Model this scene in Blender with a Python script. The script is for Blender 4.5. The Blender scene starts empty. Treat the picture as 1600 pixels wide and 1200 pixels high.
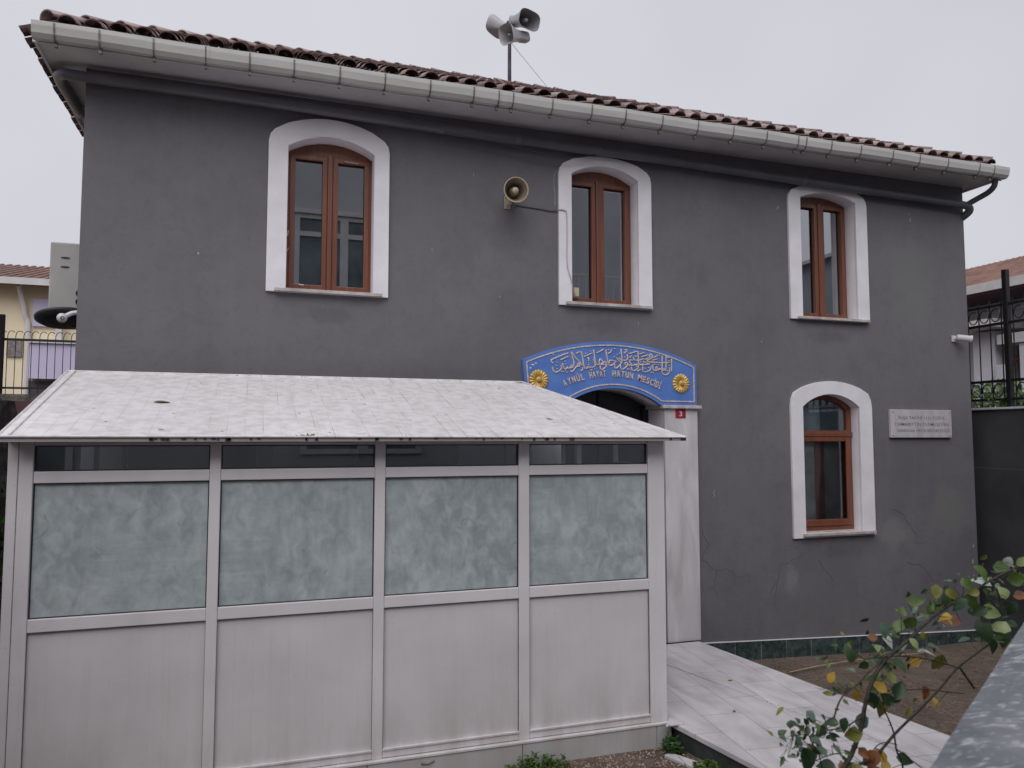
import bpy, bmesh, math, random
from mathutils import Vector, Matrix, noise
rnd = random.Random(7)
R = math.radians
scene = bpy.context.scene
C = scene.collection

# ---------------------------------------------------------------- camera
cam_d = bpy.data.cameras.new('camera'); cam = bpy.data.objects.new('camera', cam_d); C.objects.link(cam)
cam.location = (0, 0, 1.93)
cam.rotation_euler = (R(90 + 3.96), 0, R(-18.7))
cam_d.sensor_width = 36; cam_d.lens = 27.0; cam_d.clip_start = .05; cam_d.clip_end = 3000
cam_d.dof.use_dof = True; cam_d.dof.focus_distance = 7.0; cam_d.dof.aperture_fstop = 5.0
scene.camera = cam
scene.render.resolution_x = 1024; scene.render.resolution_y = 768

# ---------------------------------------------------------------- sky, sun, exposure
SUN_EL, SUN_AZ = 48, 205      # overcast: a very soft sun behind and left of the camera
world = bpy.data.worlds.new('World'); scene.world = world; world.use_nodes = True
wn, wl = world.node_tree.nodes, world.node_tree.links
wn.clear()
wo = wn.new('ShaderNodeOutputWorld'); wb = wn.new('ShaderNodeBackground'); wl.new(wb.outputs[0], wo.inputs[0])
sky = wn.new('ShaderNodeTexSky'); sky.sky_type = 'NISHITA'; sky.sun_disc = False
sky.sun_elevation = R(SUN_EL); sky.sun_rotation = R(SUN_AZ); sky.dust_density = 6; sky.air_density = 1.5
hs = wn.new('ShaderNodeHueSaturation'); hs.inputs['Saturation'].default_value = .25; wl.new(sky.outputs[0], hs.inputs['Color'])
tcw = wn.new('ShaderNodeTexCoord'); nzw = wn.new('ShaderNodeTexNoise'); nzw.inputs['Scale'].default_value = 1.5; nzw.inputs['Detail'].default_value = 3
wl.new(tcw.outputs['Generated'], nzw.inputs['Vector'])
crw = wn.new('ShaderNodeValToRGB'); wl.new(nzw.outputs[0], crw.inputs[0])
crw.color_ramp.elements[0].position = .3; crw.color_ramp.elements[0].color = (4.55, 4.62, 5.1, 1)
crw.color_ramp.elements[1].position = .7; crw.color_ramp.elements[1].color = (5.75, 5.8, 6.3, 1)
mxw = wn.new('ShaderNodeMix'); mxw.data_type = 'RGBA'; mxw.inputs[0].default_value = .86
wl.new(hs.outputs[0], mxw.inputs[6]); wl.new(crw.outputs[0], mxw.inputs[7]); wl.new(mxw.outputs[2], wb.inputs[0])
wb.inputs[1].default_value = .1
sun_d = bpy.data.lights.new('sun', 'SUN'); sun = bpy.data.objects.new('sun', sun_d); C.objects.link(sun)
sun_d.energy = 1.35; sun_d.angle = R(60); sun_d.color = (1, .975, .98)
sd = Vector((math.sin(R(SUN_AZ)) * math.cos(R(SUN_EL)), math.cos(R(SUN_AZ)) * math.cos(R(SUN_EL)), math.sin(R(SUN_EL))))
sun.rotation_euler = sd.to_track_quat('Z', 'Y').to_euler()
scene.view_settings.view_transform = 'Standard'; scene.view_settings.look = 'None'
scene.view_settings.gamma = 1; scene.view_settings.exposure = 0.32

# ---------------------------------------------------------------- helpers
ROOT_LOC = {}
def thing(name, label, cat, loc=(0, 0, 0), group=None):
    o = bpy.data.objects.new(name, None); C.objects.link(o); o.location = loc; o.empty_display_size = .2
    o['label'] = label; o['category'] = cat
    if group: o['group'] = group
    ROOT_LOC[o] = Vector(loc)
    return o
def tag(o, label, cat, group=None):
    o['label'] = label; o['category'] = cat
    if group: o['group'] = group
    return o
def kind(o, k): o['kind'] = k; return o
def obj(name, bm, m, parent=None, smooth=False, bevel=0, seg=2, solid=0):
    """links a bmesh (or mesh) built in world coordinates as one object"""
    if isinstance(bm, bmesh.types.BMesh):
        me = bpy.data.meshes.new(name); bm.normal_update(); bm.to_mesh(me); bm.free()
    else: me = bm; me.name = name
    for mm in (m if isinstance(m, (list, tuple)) else [m]): me.materials.append(mm)
    o = bpy.data.objects.new(name, me); C.objects.link(o)
    if parent is not None:
        loc = ROOT_LOC[parent]; me.transform(Matrix.Translation(-loc)); o.parent = parent; ROOT_LOC[o] = loc
    else:
        ROOT_LOC[o] = Vector((0, 0, 0))
    if smooth: me.polygons.foreach_set('use_smooth', [True] * len(me.polygons))
    if solid:
        md = o.modifiers.new('solid', 'SOLIDIFY'); md.thickness = solid; md.offset = 0
    if bevel:
        md = o.modifiers.new('bevel', 'BEVEL'); md.width = bevel; md.segments = seg; md.limit_method = 'ANGLE'; md.angle_limit = R(40)
    return o
def recenter(o):
    """moves a top-level mesh's origin to the middle of its base"""
    vs = [v.co for v in o.data.vertices]
    c = Vector(((min(v.x for v in vs) + max(v.x for v in vs)) / 2, (min(v.y for v in vs) + max(v.y for v in vs)) / 2, min(v.z for v in vs)))
    o.data.transform(Matrix.Translation(-c)); o.location = c; ROOT_LOC[o] = c
    return o
def box(bm, x0, x1, y0, y1, z0, z1, mi=0):
    v = [bm.verts.new(p) for p in ((x0, y0, z0), (x1, y0, z0), (x1, y1, z0), (x0, y1, z0), (x0, y0, z1), (x1, y0, z1), (x1, y1, z1), (x0, y1, z1))]
    for f in ((0, 3, 2, 1), (4, 5, 6, 7), (0, 1, 5, 4), (1, 2, 6, 5), (2, 3, 7, 6), (3, 0, 4, 7)):
        bm.faces.new([v[i] for i in f]).material_index = mi
def boxes(*bs):
    bm = bmesh.new()
    for b in bs: box(bm, *b)
    return bm
def prism(bm, poly, z0, z1):
    a = [bm.verts.new((x, y, z0)) for x, y in poly]; b = [bm.verts.new((x, y, z1)) for x, y in poly]
    n = len(poly); bm.faces.new(a[::-1]); bm.faces.new(b)
    for i in range(n): bm.faces.new((a[i], a[(i + 1) % n], b[(i + 1) % n], b[i]))
def smooth_pts(pts, k=4):
    pts = [Vector(p) for p in pts]
    if len(pts) < 3: return pts
    out = []
    for i in range(len(pts) - 1):
        p0, p1, p2, p3 = pts[max(i - 1, 0)], pts[i], pts[i + 1], pts[min(i + 2, len(pts) - 1)]
        for j in range(k):
            t = j / k
            out.append(.5 * ((2 * p1) + (p2 - p0) * t + (2 * p0 - 5 * p1 + 4 * p2 - p3) * t * t + (3 * p1 - p0 - 3 * p2 + p3) * t ** 3))
    return out + [pts[-1]]
def tube(bm, pts, r, r2=None, n=8, cap=True, squash=1.0):
    pts = [Vector(p) for p in pts]; r2 = r if r2 is None else r2
    rings = []; up = None; m = len(pts)
    for i, p in enumerate(pts):
        t = (pts[min(i + 1, m - 1)] - pts[max(i - 1, 0)])
        if t.length < 1e-9: t = Vector((0, 0, 1))
        t.normalize()
        if up is None: up = t.orthogonal().normalized()
        up = (up - t * up.dot(t)); up = up.normalized() if up.length > 1e-6 else t.orthogonal().normalized()
        s = t.cross(up); rr = r + (r2 - r) * i / max(m - 1, 1)
        rings.append([bm.verts.new(p + (up * math.cos(2 * math.pi * k / n) + s * math.sin(2 * math.pi * k / n)) * rr) for k in range(n)])
    for a, b in zip(rings, rings[1:]):
        for k in range(n): bm.faces.new((a[k], a[(k + 1) % n], b[(k + 1) % n], b[k]))
    if cap: bm.faces.new(rings[0][::-1]); bm.faces.new(rings[-1])
def ribbon_tube(bm, pts, r, n=6):
    tube(bm, pts, r, n=n)
def lathe(bm, prof, o, d, n=24, sq=None, upv=None):
    """profile [(r, h)] turned about direction d from o; sq=(a,b) squashes the section towards a rounded rectangle"""
    o = Vector(o); d = Vector(d).normalized(); u = (Vector(upv) if upv else Vector((0, 0, 1))); u = (u - d * u.dot(d)).normalized(); s = d.cross(u)
    rings = []
    for r, h in prof:
        ring = []
        for k in range(n):
            a = 2 * math.pi * k / n; c, q = math.cos(a), math.sin(a)
            if sq:
                e = sq[2]; c = math.copysign(abs(c) ** e, c) * sq[0]; q = math.copysign(abs(q) ** e, q) * sq[1]
            ring.append(bm.verts.new(o + d * h + (s * c + u * q) * r))
        rings.append(ring)
    for a, b in zip(rings, rings[1:]):
        for k in range(n): bm.faces.new((a[k], a[(k + 1) % n], b[(k + 1) % n], b[k]))
    return rings
def plate_mesh(loops, y0, y1):
    """flat shape in the x-z plane (first loop the outline, others holes) between y0 and y1"""
    cu = bpy.data.curves.new('tmp', 'CURVE'); cu.dimensions = '2D'; cu.fill_mode = 'BOTH'; cu.extrude = (y1 - y0) / 2
    for lp in loops:
        sp = cu.splines.new('POLY'); sp.points.add(len(lp) - 1); sp.use_cyclic_u = True
        for q, (x, z) in zip(sp.points, lp): q.co = (x, z, 0, 1)
    t = bpy.data.objects.new('tmp', cu); me = bpy.data.meshes.new_from_object(t)
    bpy.data.objects.remove(t); bpy.data.curves.remove(cu)
    me.transform(Matrix.Translation((0, (y0 + y1) / 2, 0)) @ Matrix.Rotation(R(90), 4, 'X'))
    bm = bmesh.new(); bm.from_mesh(me); bpy.data.meshes.remove(me)
    bmesh.ops.remove_doubles(bm, verts=bm.verts, dist=1e-5); bmesh.ops.recalc_face_normals(bm, faces=bm.faces)
    return bm
def join(bm, other):
    me = bpy.data.meshes.new('tmp'); other.to_mesh(me); other.free(); bm.from_mesh(me); bpy.data.meshes.remove(me); return bm
def text_bm(s, size=1.0, bold=0.0, depth=.02):
    """text in the x-z plane facing -y, baseline at z=0, starting at x=0"""
    cu = bpy.data.curves.new('tmp', 'FONT'); cu.body = s; cu.size = size; cu.extrude = depth / 2; cu.offset = bold; cu.resolution_u = 3
    t = bpy.data.objects.new('tmp', cu); me = bpy.data.meshes.new_from_object(t)
    bpy.data.objects.remove(t); bpy.data.curves.remove(cu)
    me.transform(Matrix.Rotation(R(90), 4, 'X'))
    bm = bmesh.new(); bm.from_mesh(me); bpy.data.meshes.remove(me)
    return bm
def fit_text(dst, s, x0, x1, z0, z1, y, bold=.0, depth=.004, ang=0.0, ref=None):
    """text stretched to the box x0..x1, z0..z1 (z from the caps height), turned by ang about its lower left"""
    t = text_bm(s, 1, bold, .02)
    xs = [v.co.x for v in t.verts]; xa, xb = min(xs), max(xs)
    caps = .73
    sx = (x1 - x0) / max(xb - xa, 1e-3); sz = (z1 - z0) / caps
    M = Matrix.Translation((x0, y, z0)) @ Matrix.Rotation(-ang, 4, 'Y') @ Matrix.Diagonal((sx, depth / .02, sz, 1)) @ Matrix.Translation((-xa, 0, 0))
    t.transform(M); join(dst, t)
def rect(x0, x1, z0, z1): return [(x0, z0), (x1, z0), (x1, z1), (x0, z1)]
def arc(x0, x1, zs, za, n=14):
    """points of a segmental arch from (x1,zs) over the apex za to (x0,zs)"""
    w = (x1 - x0) / 2; h = za - zs; r = (w * w + h * h) / (2 * h); cx = (x0 + x1) / 2; cz = za - r; a = math.asin(min(1, w / r))
    if h > w: a = math.pi - a
    return [(cx + r * math.sin(a - 2 * a * i / n), cz + r * math.cos(a - 2 * a * i / n)) for i in range(n + 1)]
def opening(x0, x1, z0, zs, za, g=0.0, gb=None):
    gb = g if gb is None else gb
    return [(x0 - g, z0 - gb), (x1 + g, z0 - gb)] + arc(x0 - g, x1 + g, zs + g * .3, za + g)

# ---------------------------------------------------------------- materials
class NT:
    def __init__(s, name):
        s.m = bpy.data.materials.new(name); s.m.use_nodes = True; s.t = s.m.node_tree; s.n = s.t.nodes; s.l = s.t.links
        s.p = s.n['Principled BSDF']; s.out = s.n['Material Output']
    def new(s, t, **k):
        x = s.n.new(t)
        for a, b in k.items(): setattr(x, a, b)
        return x
    def pos(s):
        return s.new('ShaderNodeNewGeometry').outputs['Position']
    def mapping(s, sc=(1, 1, 1), rot=(0, 0, 0), loc=(0, 0, 0), src=None):
        m = s.new('ShaderNodeMapping'); m.inputs['Scale'].default_value = sc; m.inputs['Rotation'].default_value = rot; m.inputs['Location'].default_value = loc
        s.l.new(src or s.pos(), m.inputs[0]); return m.outputs[0]
    def noise(s, scale, detail=4, rough=.55, vec=None, dist=0):
        x = s.new('ShaderNodeTexNoise'); x.inputs['Scale'].default_value = scale; x.inputs['Detail'].default_value = detail
        x.inputs['Roughness'].default_value = rough; x.inputs['Distortion'].default_value = dist
        s.l.new(vec or s.pos(), x.inputs['Vector']); return x.outputs[0]
    def ramp(s, src, a, b, ca=(0, 0, 0), cb=(1, 1, 1), mode='LINEAR'):
        x = s.new('ShaderNodeValToRGB'); e = x.color_ramp.elements; e[0].position = a; e[1].position = b
        e[0].color = (*ca, 1); e[1].color = (*cb, 1); x.color_ramp.interpolation = mode; s.l.new(src, x.inputs[0]); return x.outputs[0]
    def mix(s, f, a, b, mode='MIX'):
        x = s.new('ShaderNodeMix', data_type='RGBA', blend_type=mode)
        for i, v in ((0, f), (6, a), (7, b)):
            if isinstance(v, (int, float)): x.inputs[i].default_value = v
            elif isinstance(v, tuple): x.inputs[i].default_value = (*v, 1)
            else: s.l.new(v, x.inputs[i])
        return x.outputs[2]
    def math(s, op, a, b=0.0):
        x = s.new('ShaderNodeMath', operation=op)
        for i, v in ((0, a), (1, b)):
            if isinstance(v, (int, float)): x.inputs[i].default_value = v
            else: s.l.new(v, x.inputs[i])
        return x.outputs[0]
    def col(s, c): s.l.new(c, s.p.inputs['Base Color']) if not isinstance(c, tuple) else setattr(s.p.inputs['Base Color'], 'default_value', (*c, 1)); return s
    def rough(s, r): s.l.new(r, s.p.inputs['Roughness']) if not isinstance(r, (int, float)) else setattr(s.p.inputs['Roughness'], 'default_value', r); return s
    def bump(s, h, st=.3, d=.01):
        x = s.new('ShaderNodeBump'); x.inputs['Strength'].default_value = st; x.inputs['Distance'].default_value = d
        s.l.new(h, x.inputs['Height']); s.l.new(x.outputs[0], s.p.inputs['Normal']); return s
def basic(name, c, rough=.6, var=.15, scale=6, bump=.0, metal=0.0, c2=None, bscale=60, bd=.003):
    k = NT(name); n = k.noise(scale, 5)
    d = c2 if c2 else tuple(v * (1 - var * 2) for v in c)
    k.col(k.mix(k.ramp(n, .3, .7), d, tuple(min(1, v * (1 + var * .4)) for v in c) if not c2 else c)).rough(rough)
    k.p.inputs['Metallic'].default_value = metal
    if bump: k.bump(k.noise(bscale, 4), bump, bd)
    return k.m

def sphere_mask(k, cx, cz, rx, rz):
    """soft mask round a spot of the facade (x, z in metres), ragged by noise"""
    v = k.mapping(sc=(1 / rx, 0, 1 / rz), loc=(-cx / rx, 0, -cz / rz))
    ln = k.new('ShaderNodeVectorMath', operation='LENGTH'); k.l.new(v, ln.inputs[0])
    n = k.noise(7, 5); a = k.math('ADD', ln.outputs['Value'], k.math('MULTIPLY', n, .9))
    return k.ramp(a, .7, 1.5, (1, 1, 1), (0, 0, 0))

k = NT('grey plaster')                     # dark grey painted render with rain streaks, patches and hairline cracks
base = k.mix(k.ramp(k.noise(.9, 5, .6), .3, .7), (.118, .114, .130), (.163, .157, .171))
base = k.mix(k.math('MULTIPLY', k.ramp(k.noise(.55, 4, .6), .45, .62), .5), base, (.160, .150, .160))
base = k.mix(k.math('MULTIPLY', k.ramp(k.noise(4.5, 6, .68, None, .6), .48, .68), .4), base, (.105, .103, .112))
streak = k.noise(1, 4, .6, k.mapping(sc=(9, 9, .55)))
base = k.mix(k.math('MULTIPLY', k.ramp(streak, .5, .8), .35), base, (.175, .165, .175))
base = k.mix(k.math('MULTIPLY', k.ramp(k.noise(26, 3), .55, .75), .35), base, (.10, .097, .106))
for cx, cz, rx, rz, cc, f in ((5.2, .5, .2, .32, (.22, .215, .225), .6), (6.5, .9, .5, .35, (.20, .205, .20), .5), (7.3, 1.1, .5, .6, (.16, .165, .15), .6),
                              (4.5, 3.4, .6, .6, (.15, .14, .148), .5), (2.2, 3.75, .5, .35, (.115, .112, .122), .5), (6.9, 3.6, .7, 1.2, (.155, .165, .15), .45), (5.6, .2, 1.5, .4, (.12, .118, .125), .35), (5.9, 1.1, .5, .5, (.13, .128, .14), .4), (.6, 2.95, .5, .16, (.09, .088, .1), .5), (3.15, 2.98, .5, .16, (.09, .088, .1), .5), (5.75, 2.98, .5, .16, (.09, .088, .1), .5), (5.8, .74, .5, .14, (.09, .088, .1), .5)):  # dark patches below the sills: drip stains plus the sills' shadow, painted in
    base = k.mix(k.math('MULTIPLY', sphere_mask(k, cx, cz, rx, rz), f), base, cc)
vor = k.new('ShaderNodeTexVoronoi', feature='DISTANCE_TO_EDGE'); vor.inputs['Scale'].default_value = 1.15
nv = k.new('ShaderNodeTexNoise'); nv.inputs['Scale'].default_value = 3.5; nv.inputs['Detail'].default_value = 6; k.l.new(k.pos(), nv.inputs['Vector'])
va = k.new('ShaderNodeVectorMath', operation='MULTIPLY_ADD'); k.l.new(nv.outputs['Color'], va.inputs[0]); va.inputs[1].default_value = (.7, .7, .7); k.l.new(k.pos(), va.inputs[2])
k.l.new(va.outputs[0], vor.inputs['Vector'])
crack = k.ramp(vor.outputs['Distance'], .0, .006, (1, 1, 1), (0, 0, 0))
sx = k.new('ShaderNodeSeparateXYZ'); k.l.new(k.pos(), sx.inputs[0])
low = k.math('MULTIPLY', k.ramp(sx.outputs['Z'], .9, 1.3, (1, 1, 1), (0, 0, 0)), k.ramp(k.noise(1.3, 2), .45, .6))
crackm = k.math('MULTIPLY', crack, low)
base = k.mix(k.math('MULTIPLY', crackm, .6), base, (.05, .05, .052))
hh = k.math('ADD', k.math('MULTIPLY', k.noise(90, 5), .35), k.math('MULTIPLY', k.noise(3.5, 3), 1.3))
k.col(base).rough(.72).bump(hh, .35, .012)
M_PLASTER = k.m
M_WHITE = basic('white window paint', (.80, .775, .82), .5, .06, 4, .25, bscale=25, bd=.006)
k = NT('sill marble'); k.col(k.mix(k.ramp(k.noise(9, 6), .35, .7), (.36, .31, .29), (.6, .56, .55))).rough(.45); M_SILL = k.m
k = NT('brown window wood')
w = k.noise(1, 5, .6, k.mapping(sc=(40, 40, 2.0)))
k.col(k.mix(k.ramp(w, .3, .7), (.13, .042, .024), (.22, .080, .045))).rough(.38).bump(w, .1, .002); M_WOOD = k.m
k = NT('dark door'); k.col((.012, .012, .014)).rough(.25); M_DOOR = k.m
def glass(name, tint=(.6, .65, .68), fac=.3, rough=.01):
    k = NT(name); k.n.remove(k.p)
    tr = k.new('ShaderNodeBsdfTransparent'); tr.inputs[0].default_value = (*tint, 1)
    gl = k.new('ShaderNodeBsdfGlossy'); gl.inputs['Roughness'].default_value = rough; gl.inputs['Color'].default_value = (.93, .96, 1, 1)
    lw = k.new('ShaderNodeLayerWeight'); lw.inputs[0].default_value = .35
    f = k.math('ADD', k.math('MULTIPLY', lw.outputs['Fresnel'], .8), fac)
    mx = k.new('ShaderNodeMixShader'); k.l.new(f, mx.inputs[0]); k.l.new(tr.outputs[0], mx.inputs[1]); k.l.new(gl.outputs[0], mx.inputs[2]); k.l.new(mx.outputs[0], k.out.inputs[0])
    return k.m
M_GLASS = glass('window glass', fac=.34)
M_GLASS_DARK = glass('dark window glass', (.96, .97, .98), .10)
M_TRANSOM = glass('kiosk transom glass', (.75, .78, .8), .10)
k = NT('wiped whitewash on glass')         # milky paint wiped on the panes
d1 = k.noise(3.2, 3, .5, None, .4)                                                     # thin and thick places
dab = k.noise(1, 3, .55, k.mapping(sc=(15, 15, 11)), .5)                                   # sponge dabs
up = k.noise(1, 5, .65, k.mapping(sc=(30, 1, 3.2), rot=(0, R(8), 0)), .5); sw = k.noise(1, 5, .6, k.mapping(sc=(5, 1, 34), rot=(0, R(-14), 0)), .8)
pick = k.ramp(k.noise(1.5, 1), .47, .53); mskd = k.ramp(k.noise(2.4, 2, .5, k.mapping(loc=(7, 3, 1))), .42, .6)
strk = k.mix(pick, up, sw)
a = k.math('ADD', k.math('MULTIPLY', d1, .38), k.math('ADD', k.math('MULTIPLY', dab, .34), k.math('MULTIPLY', k.mix(mskd, dab, strk), .28)))
dk = k.math('MULTIPLY', k.ramp(k.noise(7, 5, .6, None, 1.5), .62, .72), .5)
k.col(k.mix(dk, k.mix(k.ramp(a, .38, .62), (.31, .355, .375), (.50, .555, .575)), (.17, .20, .225))).rough(.28); k.p.inputs['Specular IOR Level'].default_value = .5
M_FROST = k.m
def kiosk_paint(name, c, stain=True, planks=0.0):
    k = NT(name); b = k.mix(k.ramp(k.noise(2.2, 5), .3, .72), tuple(v * .86 for v in c), c)
    b = k.mix(k.math('MULTIPLY', k.ramp(k.noise(1, 5, .6, k.mapping(sc=(14, 14, .8))), .52, .75), .14), b, (c[0] * .62, c[1] * .57, c[2] * .52))
    if stain:
        s = k.new('ShaderNodeSeparateXYZ'); k.l.new(k.pos(), s.inputs[0])
        f = k.math('MULTIPLY', k.ramp(s.outputs['Z'], .0, .42, (1, 1, 1), (0, 0, 0)), k.ramp(k.noise(1, 5, .65, k.mapping(sc=(7, 7, 1.6))), .38, .68))
        b = k.mix(k.math('MULTIPLY', f, .45), b, (.36, .31, .275))
        b = k.mix(k.math('MULTIPLY', k.ramp(k.noise(60, 2), .70, .75), .35), b, (.2, .17, .15))
    mk = k.new('ShaderNodeTexVoronoi'); mk.inputs['Scale'].default_value = 3.2; k.l.new(k.mapping(sc=(1, 1, .8)), mk.inputs['Vector'])
    mc = k.new('ShaderNodeSeparateColor'); k.l.new(mk.outputs['Color'], mc.inputs[0])
    sm = k.math('MULTIPLY', k.ramp(k.math('ADD', mk.outputs['Distance'], k.math('MULTIPLY', k.noise(40, 4), .05)), .05, .075, (1, 1, 1), (0, 0, 0)), k.ramp(mc.outputs[1], .55, .57))
    b = k.mix(k.math('MULTIPLY', sm, .45), b, (.35, .31, .29))
    k.col(b).rough(.42)
    if planks:
        wv = k.new('ShaderNodeTexWave', wave_type='BANDS', bands_direction='X', wave_profile='SAW'); wv.inputs['Scale'].default_value = planks
        k.l.new(k.pos(), wv.inputs['Vector']); k.bump(k.ramp(wv.outputs[0], .0, .06), .25, .002)
    else: k.bump(k.noise(5, 2), .1, .004)
    return k.m
M_KPANEL = kiosk_paint('off-white ribbed panel', (.72, .695, .71), True, 3.1)
M_KFRAME = kiosk_paint('off-white metal profile', (.77, .735, .755), True)
M_KBASE = kiosk_paint('grey metal plinth', (.52, .515, .52), True)
k = NT('kiosk roof sheet')
b = k.mix(k.ramp(k.noise(1.1, 3), .3, .7), (.79, .76, .77), (.83, .81, .82))
sxx = k.new('ShaderNodeSeparateXYZ'); k.l.new(k.pos(), sxx.inputs[0])
dirt = k.math('MULTIPLY', k.ramp(k.noise(1, 7, .7, k.mapping(sc=(16, 6, 6))), .52, .72), k.ramp(k.noise(1.2, 3), .42, .6))
b = k.mix(k.math('MULTIPLY', dirt, .06), b, (.40, .35, .31))
def riblines(step, width, amt, thr, b, colr):
    fr = k.math('PINGPONG', k.math('ADD', sxx.outputs['X'], 10 + 1.235), step / 2)
    ln_ = k.ramp(k.math('DIVIDE', fr, step / 2), width * .4, width, (1, 1, 1), (0, 0, 0))
    ln_ = k.math('MULTIPLY', ln_, k.ramp(k.math('MULTIPLY', k.math('ADD', sxx.outputs['X'], 1.3), .25), .12, .62, (.18, .18, .18), (1, 1, 1)))
    return k.mix(k.math('MULTIPLY', k.math('MULTIPLY', ln_, k.ramp(k.noise(1, 5, .7, k.mapping(sc=(9, 2.2, 2.2))), thr, thr + .14)), amt), b, colr)
b = riblines(.1, .07, .8, .46, b, (.20, .17, .15))
b = riblines(.0333, .2, .28, .50, b, (.36, .32, .29))
edge = k.math('MULTIPLY', k.ramp(sxx.outputs['Y'], 4.6, 4.95, (1, 1, 1), (0, 0, 0)), k.ramp(k.noise(14, 6), .42, .62))
b = k.mix(k.math('MULTIPLY', edge, .35), b, (.42, .36, .31))
vv = k.new('ShaderNodeTexVoronoi'); vv.inputs['Scale'].default_value = 9; vv.inputs['Randomness'].default_value = 1; k.l.new(k.mapping(sc=(1, .8, .8)), vv.inputs['Vector'])
vs_ = k.new('ShaderNodeSeparateColor'); k.l.new(vv.outputs['Color'], vs_.inputs[0])
spot = k.math('MULTIPLY', k.ramp(vv.outputs['Distance'], .06, .085, (1, 1, 1), (0, 0, 0)), k.ramp(vs_.outputs[0], .5, .52))
b = k.mix(k.math('MULTIPLY', spot, .8), b, (.12, .10, .085))
k.col(b).rough(.3); M_KROOF = k.m
def marble(name, a, b, rough=.35, rot=0.0, tile=None):
    k = NT(name); w = k.new('ShaderNodeTexNoise'); w.inputs['Scale'].default_value = 1.0; w.inputs['Detail'].default_value = 7; w.inputs['Distortion'].default_value = 1.4
    k.l.new(k.mapping(sc=(5, 5, 1.1)) if tile is None else k.mapping(sc=(5, 1.3, 1), rot=(0, 0, rot)), w.inputs['Vector'])
    c = k.mix(k.ramp(w.outputs[0], .35, .7), a, b)
    if tile:
        c = k.mix(k.math('MULTIPLY', k.ramp(k.noise(1, 4, .6, k.mapping(sc=(2.6, .4, 1), rot=(0, 0, rot))), .58, .75), .5), c, (.56, .53, .40))
        c = k.mix(k.math('MULTIPLY', k.ramp(k.noise(3, 6, .7), .48, .72), .35), c, (.33, .31, .31))
        br = k.new('ShaderNodeTexBrick'); br.inputs['Scale'].default_value = 1; br.offset = .5
        br.inputs['Brick Width'].default_value = tile[0]; br.inputs['Row Height'].default_value = tile[1]; br.inputs['Mortar Size'].default_value = .003; br.inputs['Mortar Smooth'].default_value = .3
        br.inputs['Color1'].default_value = (1, 1, 1, 1); br.inputs['Color2'].default_value = (.86, .86, .88, 1); br.inputs['Mortar'].default_value = (.42, .4, .4, 1)
        k.l.new(k.mapping(rot=(0, 0, rot)), br.inputs['Vector']); c = k.mix(1.0, c, br.outputs[0], 'MULTIPLY')
    k.col(c).rough(rough); return k.m
M_MARBLE = marble('veined jamb marble', (.50, .475, .49), (.68, .65, .67), .35)
M_PATH = marble('marble paving', (.58, .555, .565), (.78, .75, .76), .3, R(90 + 7), (.6, .3))
k = NT('green plinth tiles')
g = k.mix(k.ramp(k.noise(14, 6, .7), .35, .7), (.018, .032, .034), (.085, .12, .115))
br = k.new('ShaderNodeTexBrick'); br.inputs['Scale'].default_value = 1; br.offset = 0; br.inputs['Brick Width'].default_value = .3; br.inputs['Row Height'].default_value = 2.0
br.inputs['Mortar Size'].default_value = .004; br.inputs['Color1'].default_value = (1, 1, 1, 1); br.inputs['Color2'].default_value = (.8, .8, .8, 1); br.inputs['Mortar'].default_value = (2.5, 2.4, 2.3, 1)
k.l.new(k.mapping(rot=(R(-90), 0, 0), loc=(0, .7, 0)), br.inputs['Vector']); k.col(k.mix(1.0, g, br.outputs[0], 'MULTIPLY')).rough(.25); M_TILEBAND = k.m
M_SOFFIT = basic('grey white soffit', (.62, .60, .62), .6, .1, 2)
k = NT('weathered gutter plastic'); g = k.mix(k.ramp(k.noise(1, 5, .6, k.mapping(sc=(1.5, 6, 14))), .3, .7), (.46, .45, .43), (.58, .575, .56)); k.col(g).rough(.5); M_GUTTER = k.m
M_BRACKET = basic('gutter bracket metal', (.24, .22, .21), .5, .3, 20)
M_PIPE = basic('dark grey painted pipe', (.13, .13, .145), .45, .12, 3)
k = NT('clay roof tile')
at = k.new('ShaderNodeAttribute', attribute_name='tone'); sc_ = k.new('ShaderNodeSeparateColor'); k.l.new(at.outputs['Color'], sc_.inputs[0])
t1 = k.mix(sc_.outputs[0], (.185, .115, .112), (.37, .265, .255))
t1 = k.mix(k.math('MULTIPLY', k.ramp(k.noise(7, 5, .7), .5, .68), .7), t1, (.09, .07, .065))
t1 = k.mix(k.math('MULTIPLY', k.ramp(k.noise(2.5, 5, .7), .55, .68), sc_.outputs[1]), t1, (.34, .29, .17))
k.col(t1).rough(.3).bump(k.noise(50, 4), .3, .004); M_TILE = k.m
M_FARTILE = basic('far roof tile', (.27, .15, .12), .7, .25, 3, .0)
k = NT('sign blue'); k.col(k.mix(k.ramp(k.noise(6, 5), .35, .7), (.085, .18, .50), (.115, .235, .60))).rough(.4)
M_BLUE = k.m
k = NT('sign cream relief'); k.col(k.mix(k.ramp(k.noise(30, 4), .4, .7), (.55, .42, .34), (.78, .64, .56))).rough(.4); M_CREAM = k.m
k = NT('gilded rosette'); k.col((.62, .42, .13)).rough(.38); k.p.inputs['Metallic'].default_value = .45; M_GOLD = k.m
M_PLAQUE = marble('plaque marble', (.42, .39, .42), (.56, .53, .56), .4)
M_ENGRAVE = basic('faded engraved paint', (.25, .22, .25), .7, .2, 20)
M_RED = basic('red enamel', (.36, .022, .05), .3, .1, 20)
M_NUMWHITE = basic('white enamel', (.75, .72, .75), .4, .03)
M_HORN = basic('cream horn plastic', (.50, .43, .31), .45, .15, 8)
M_HORNIN = basic('horn throat', (.26, .21, .155), .5, .2, 8)
M_GREYHORN = basic('grey horn metal', (.40, .40, .41), .4, .1, 8)
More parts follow.
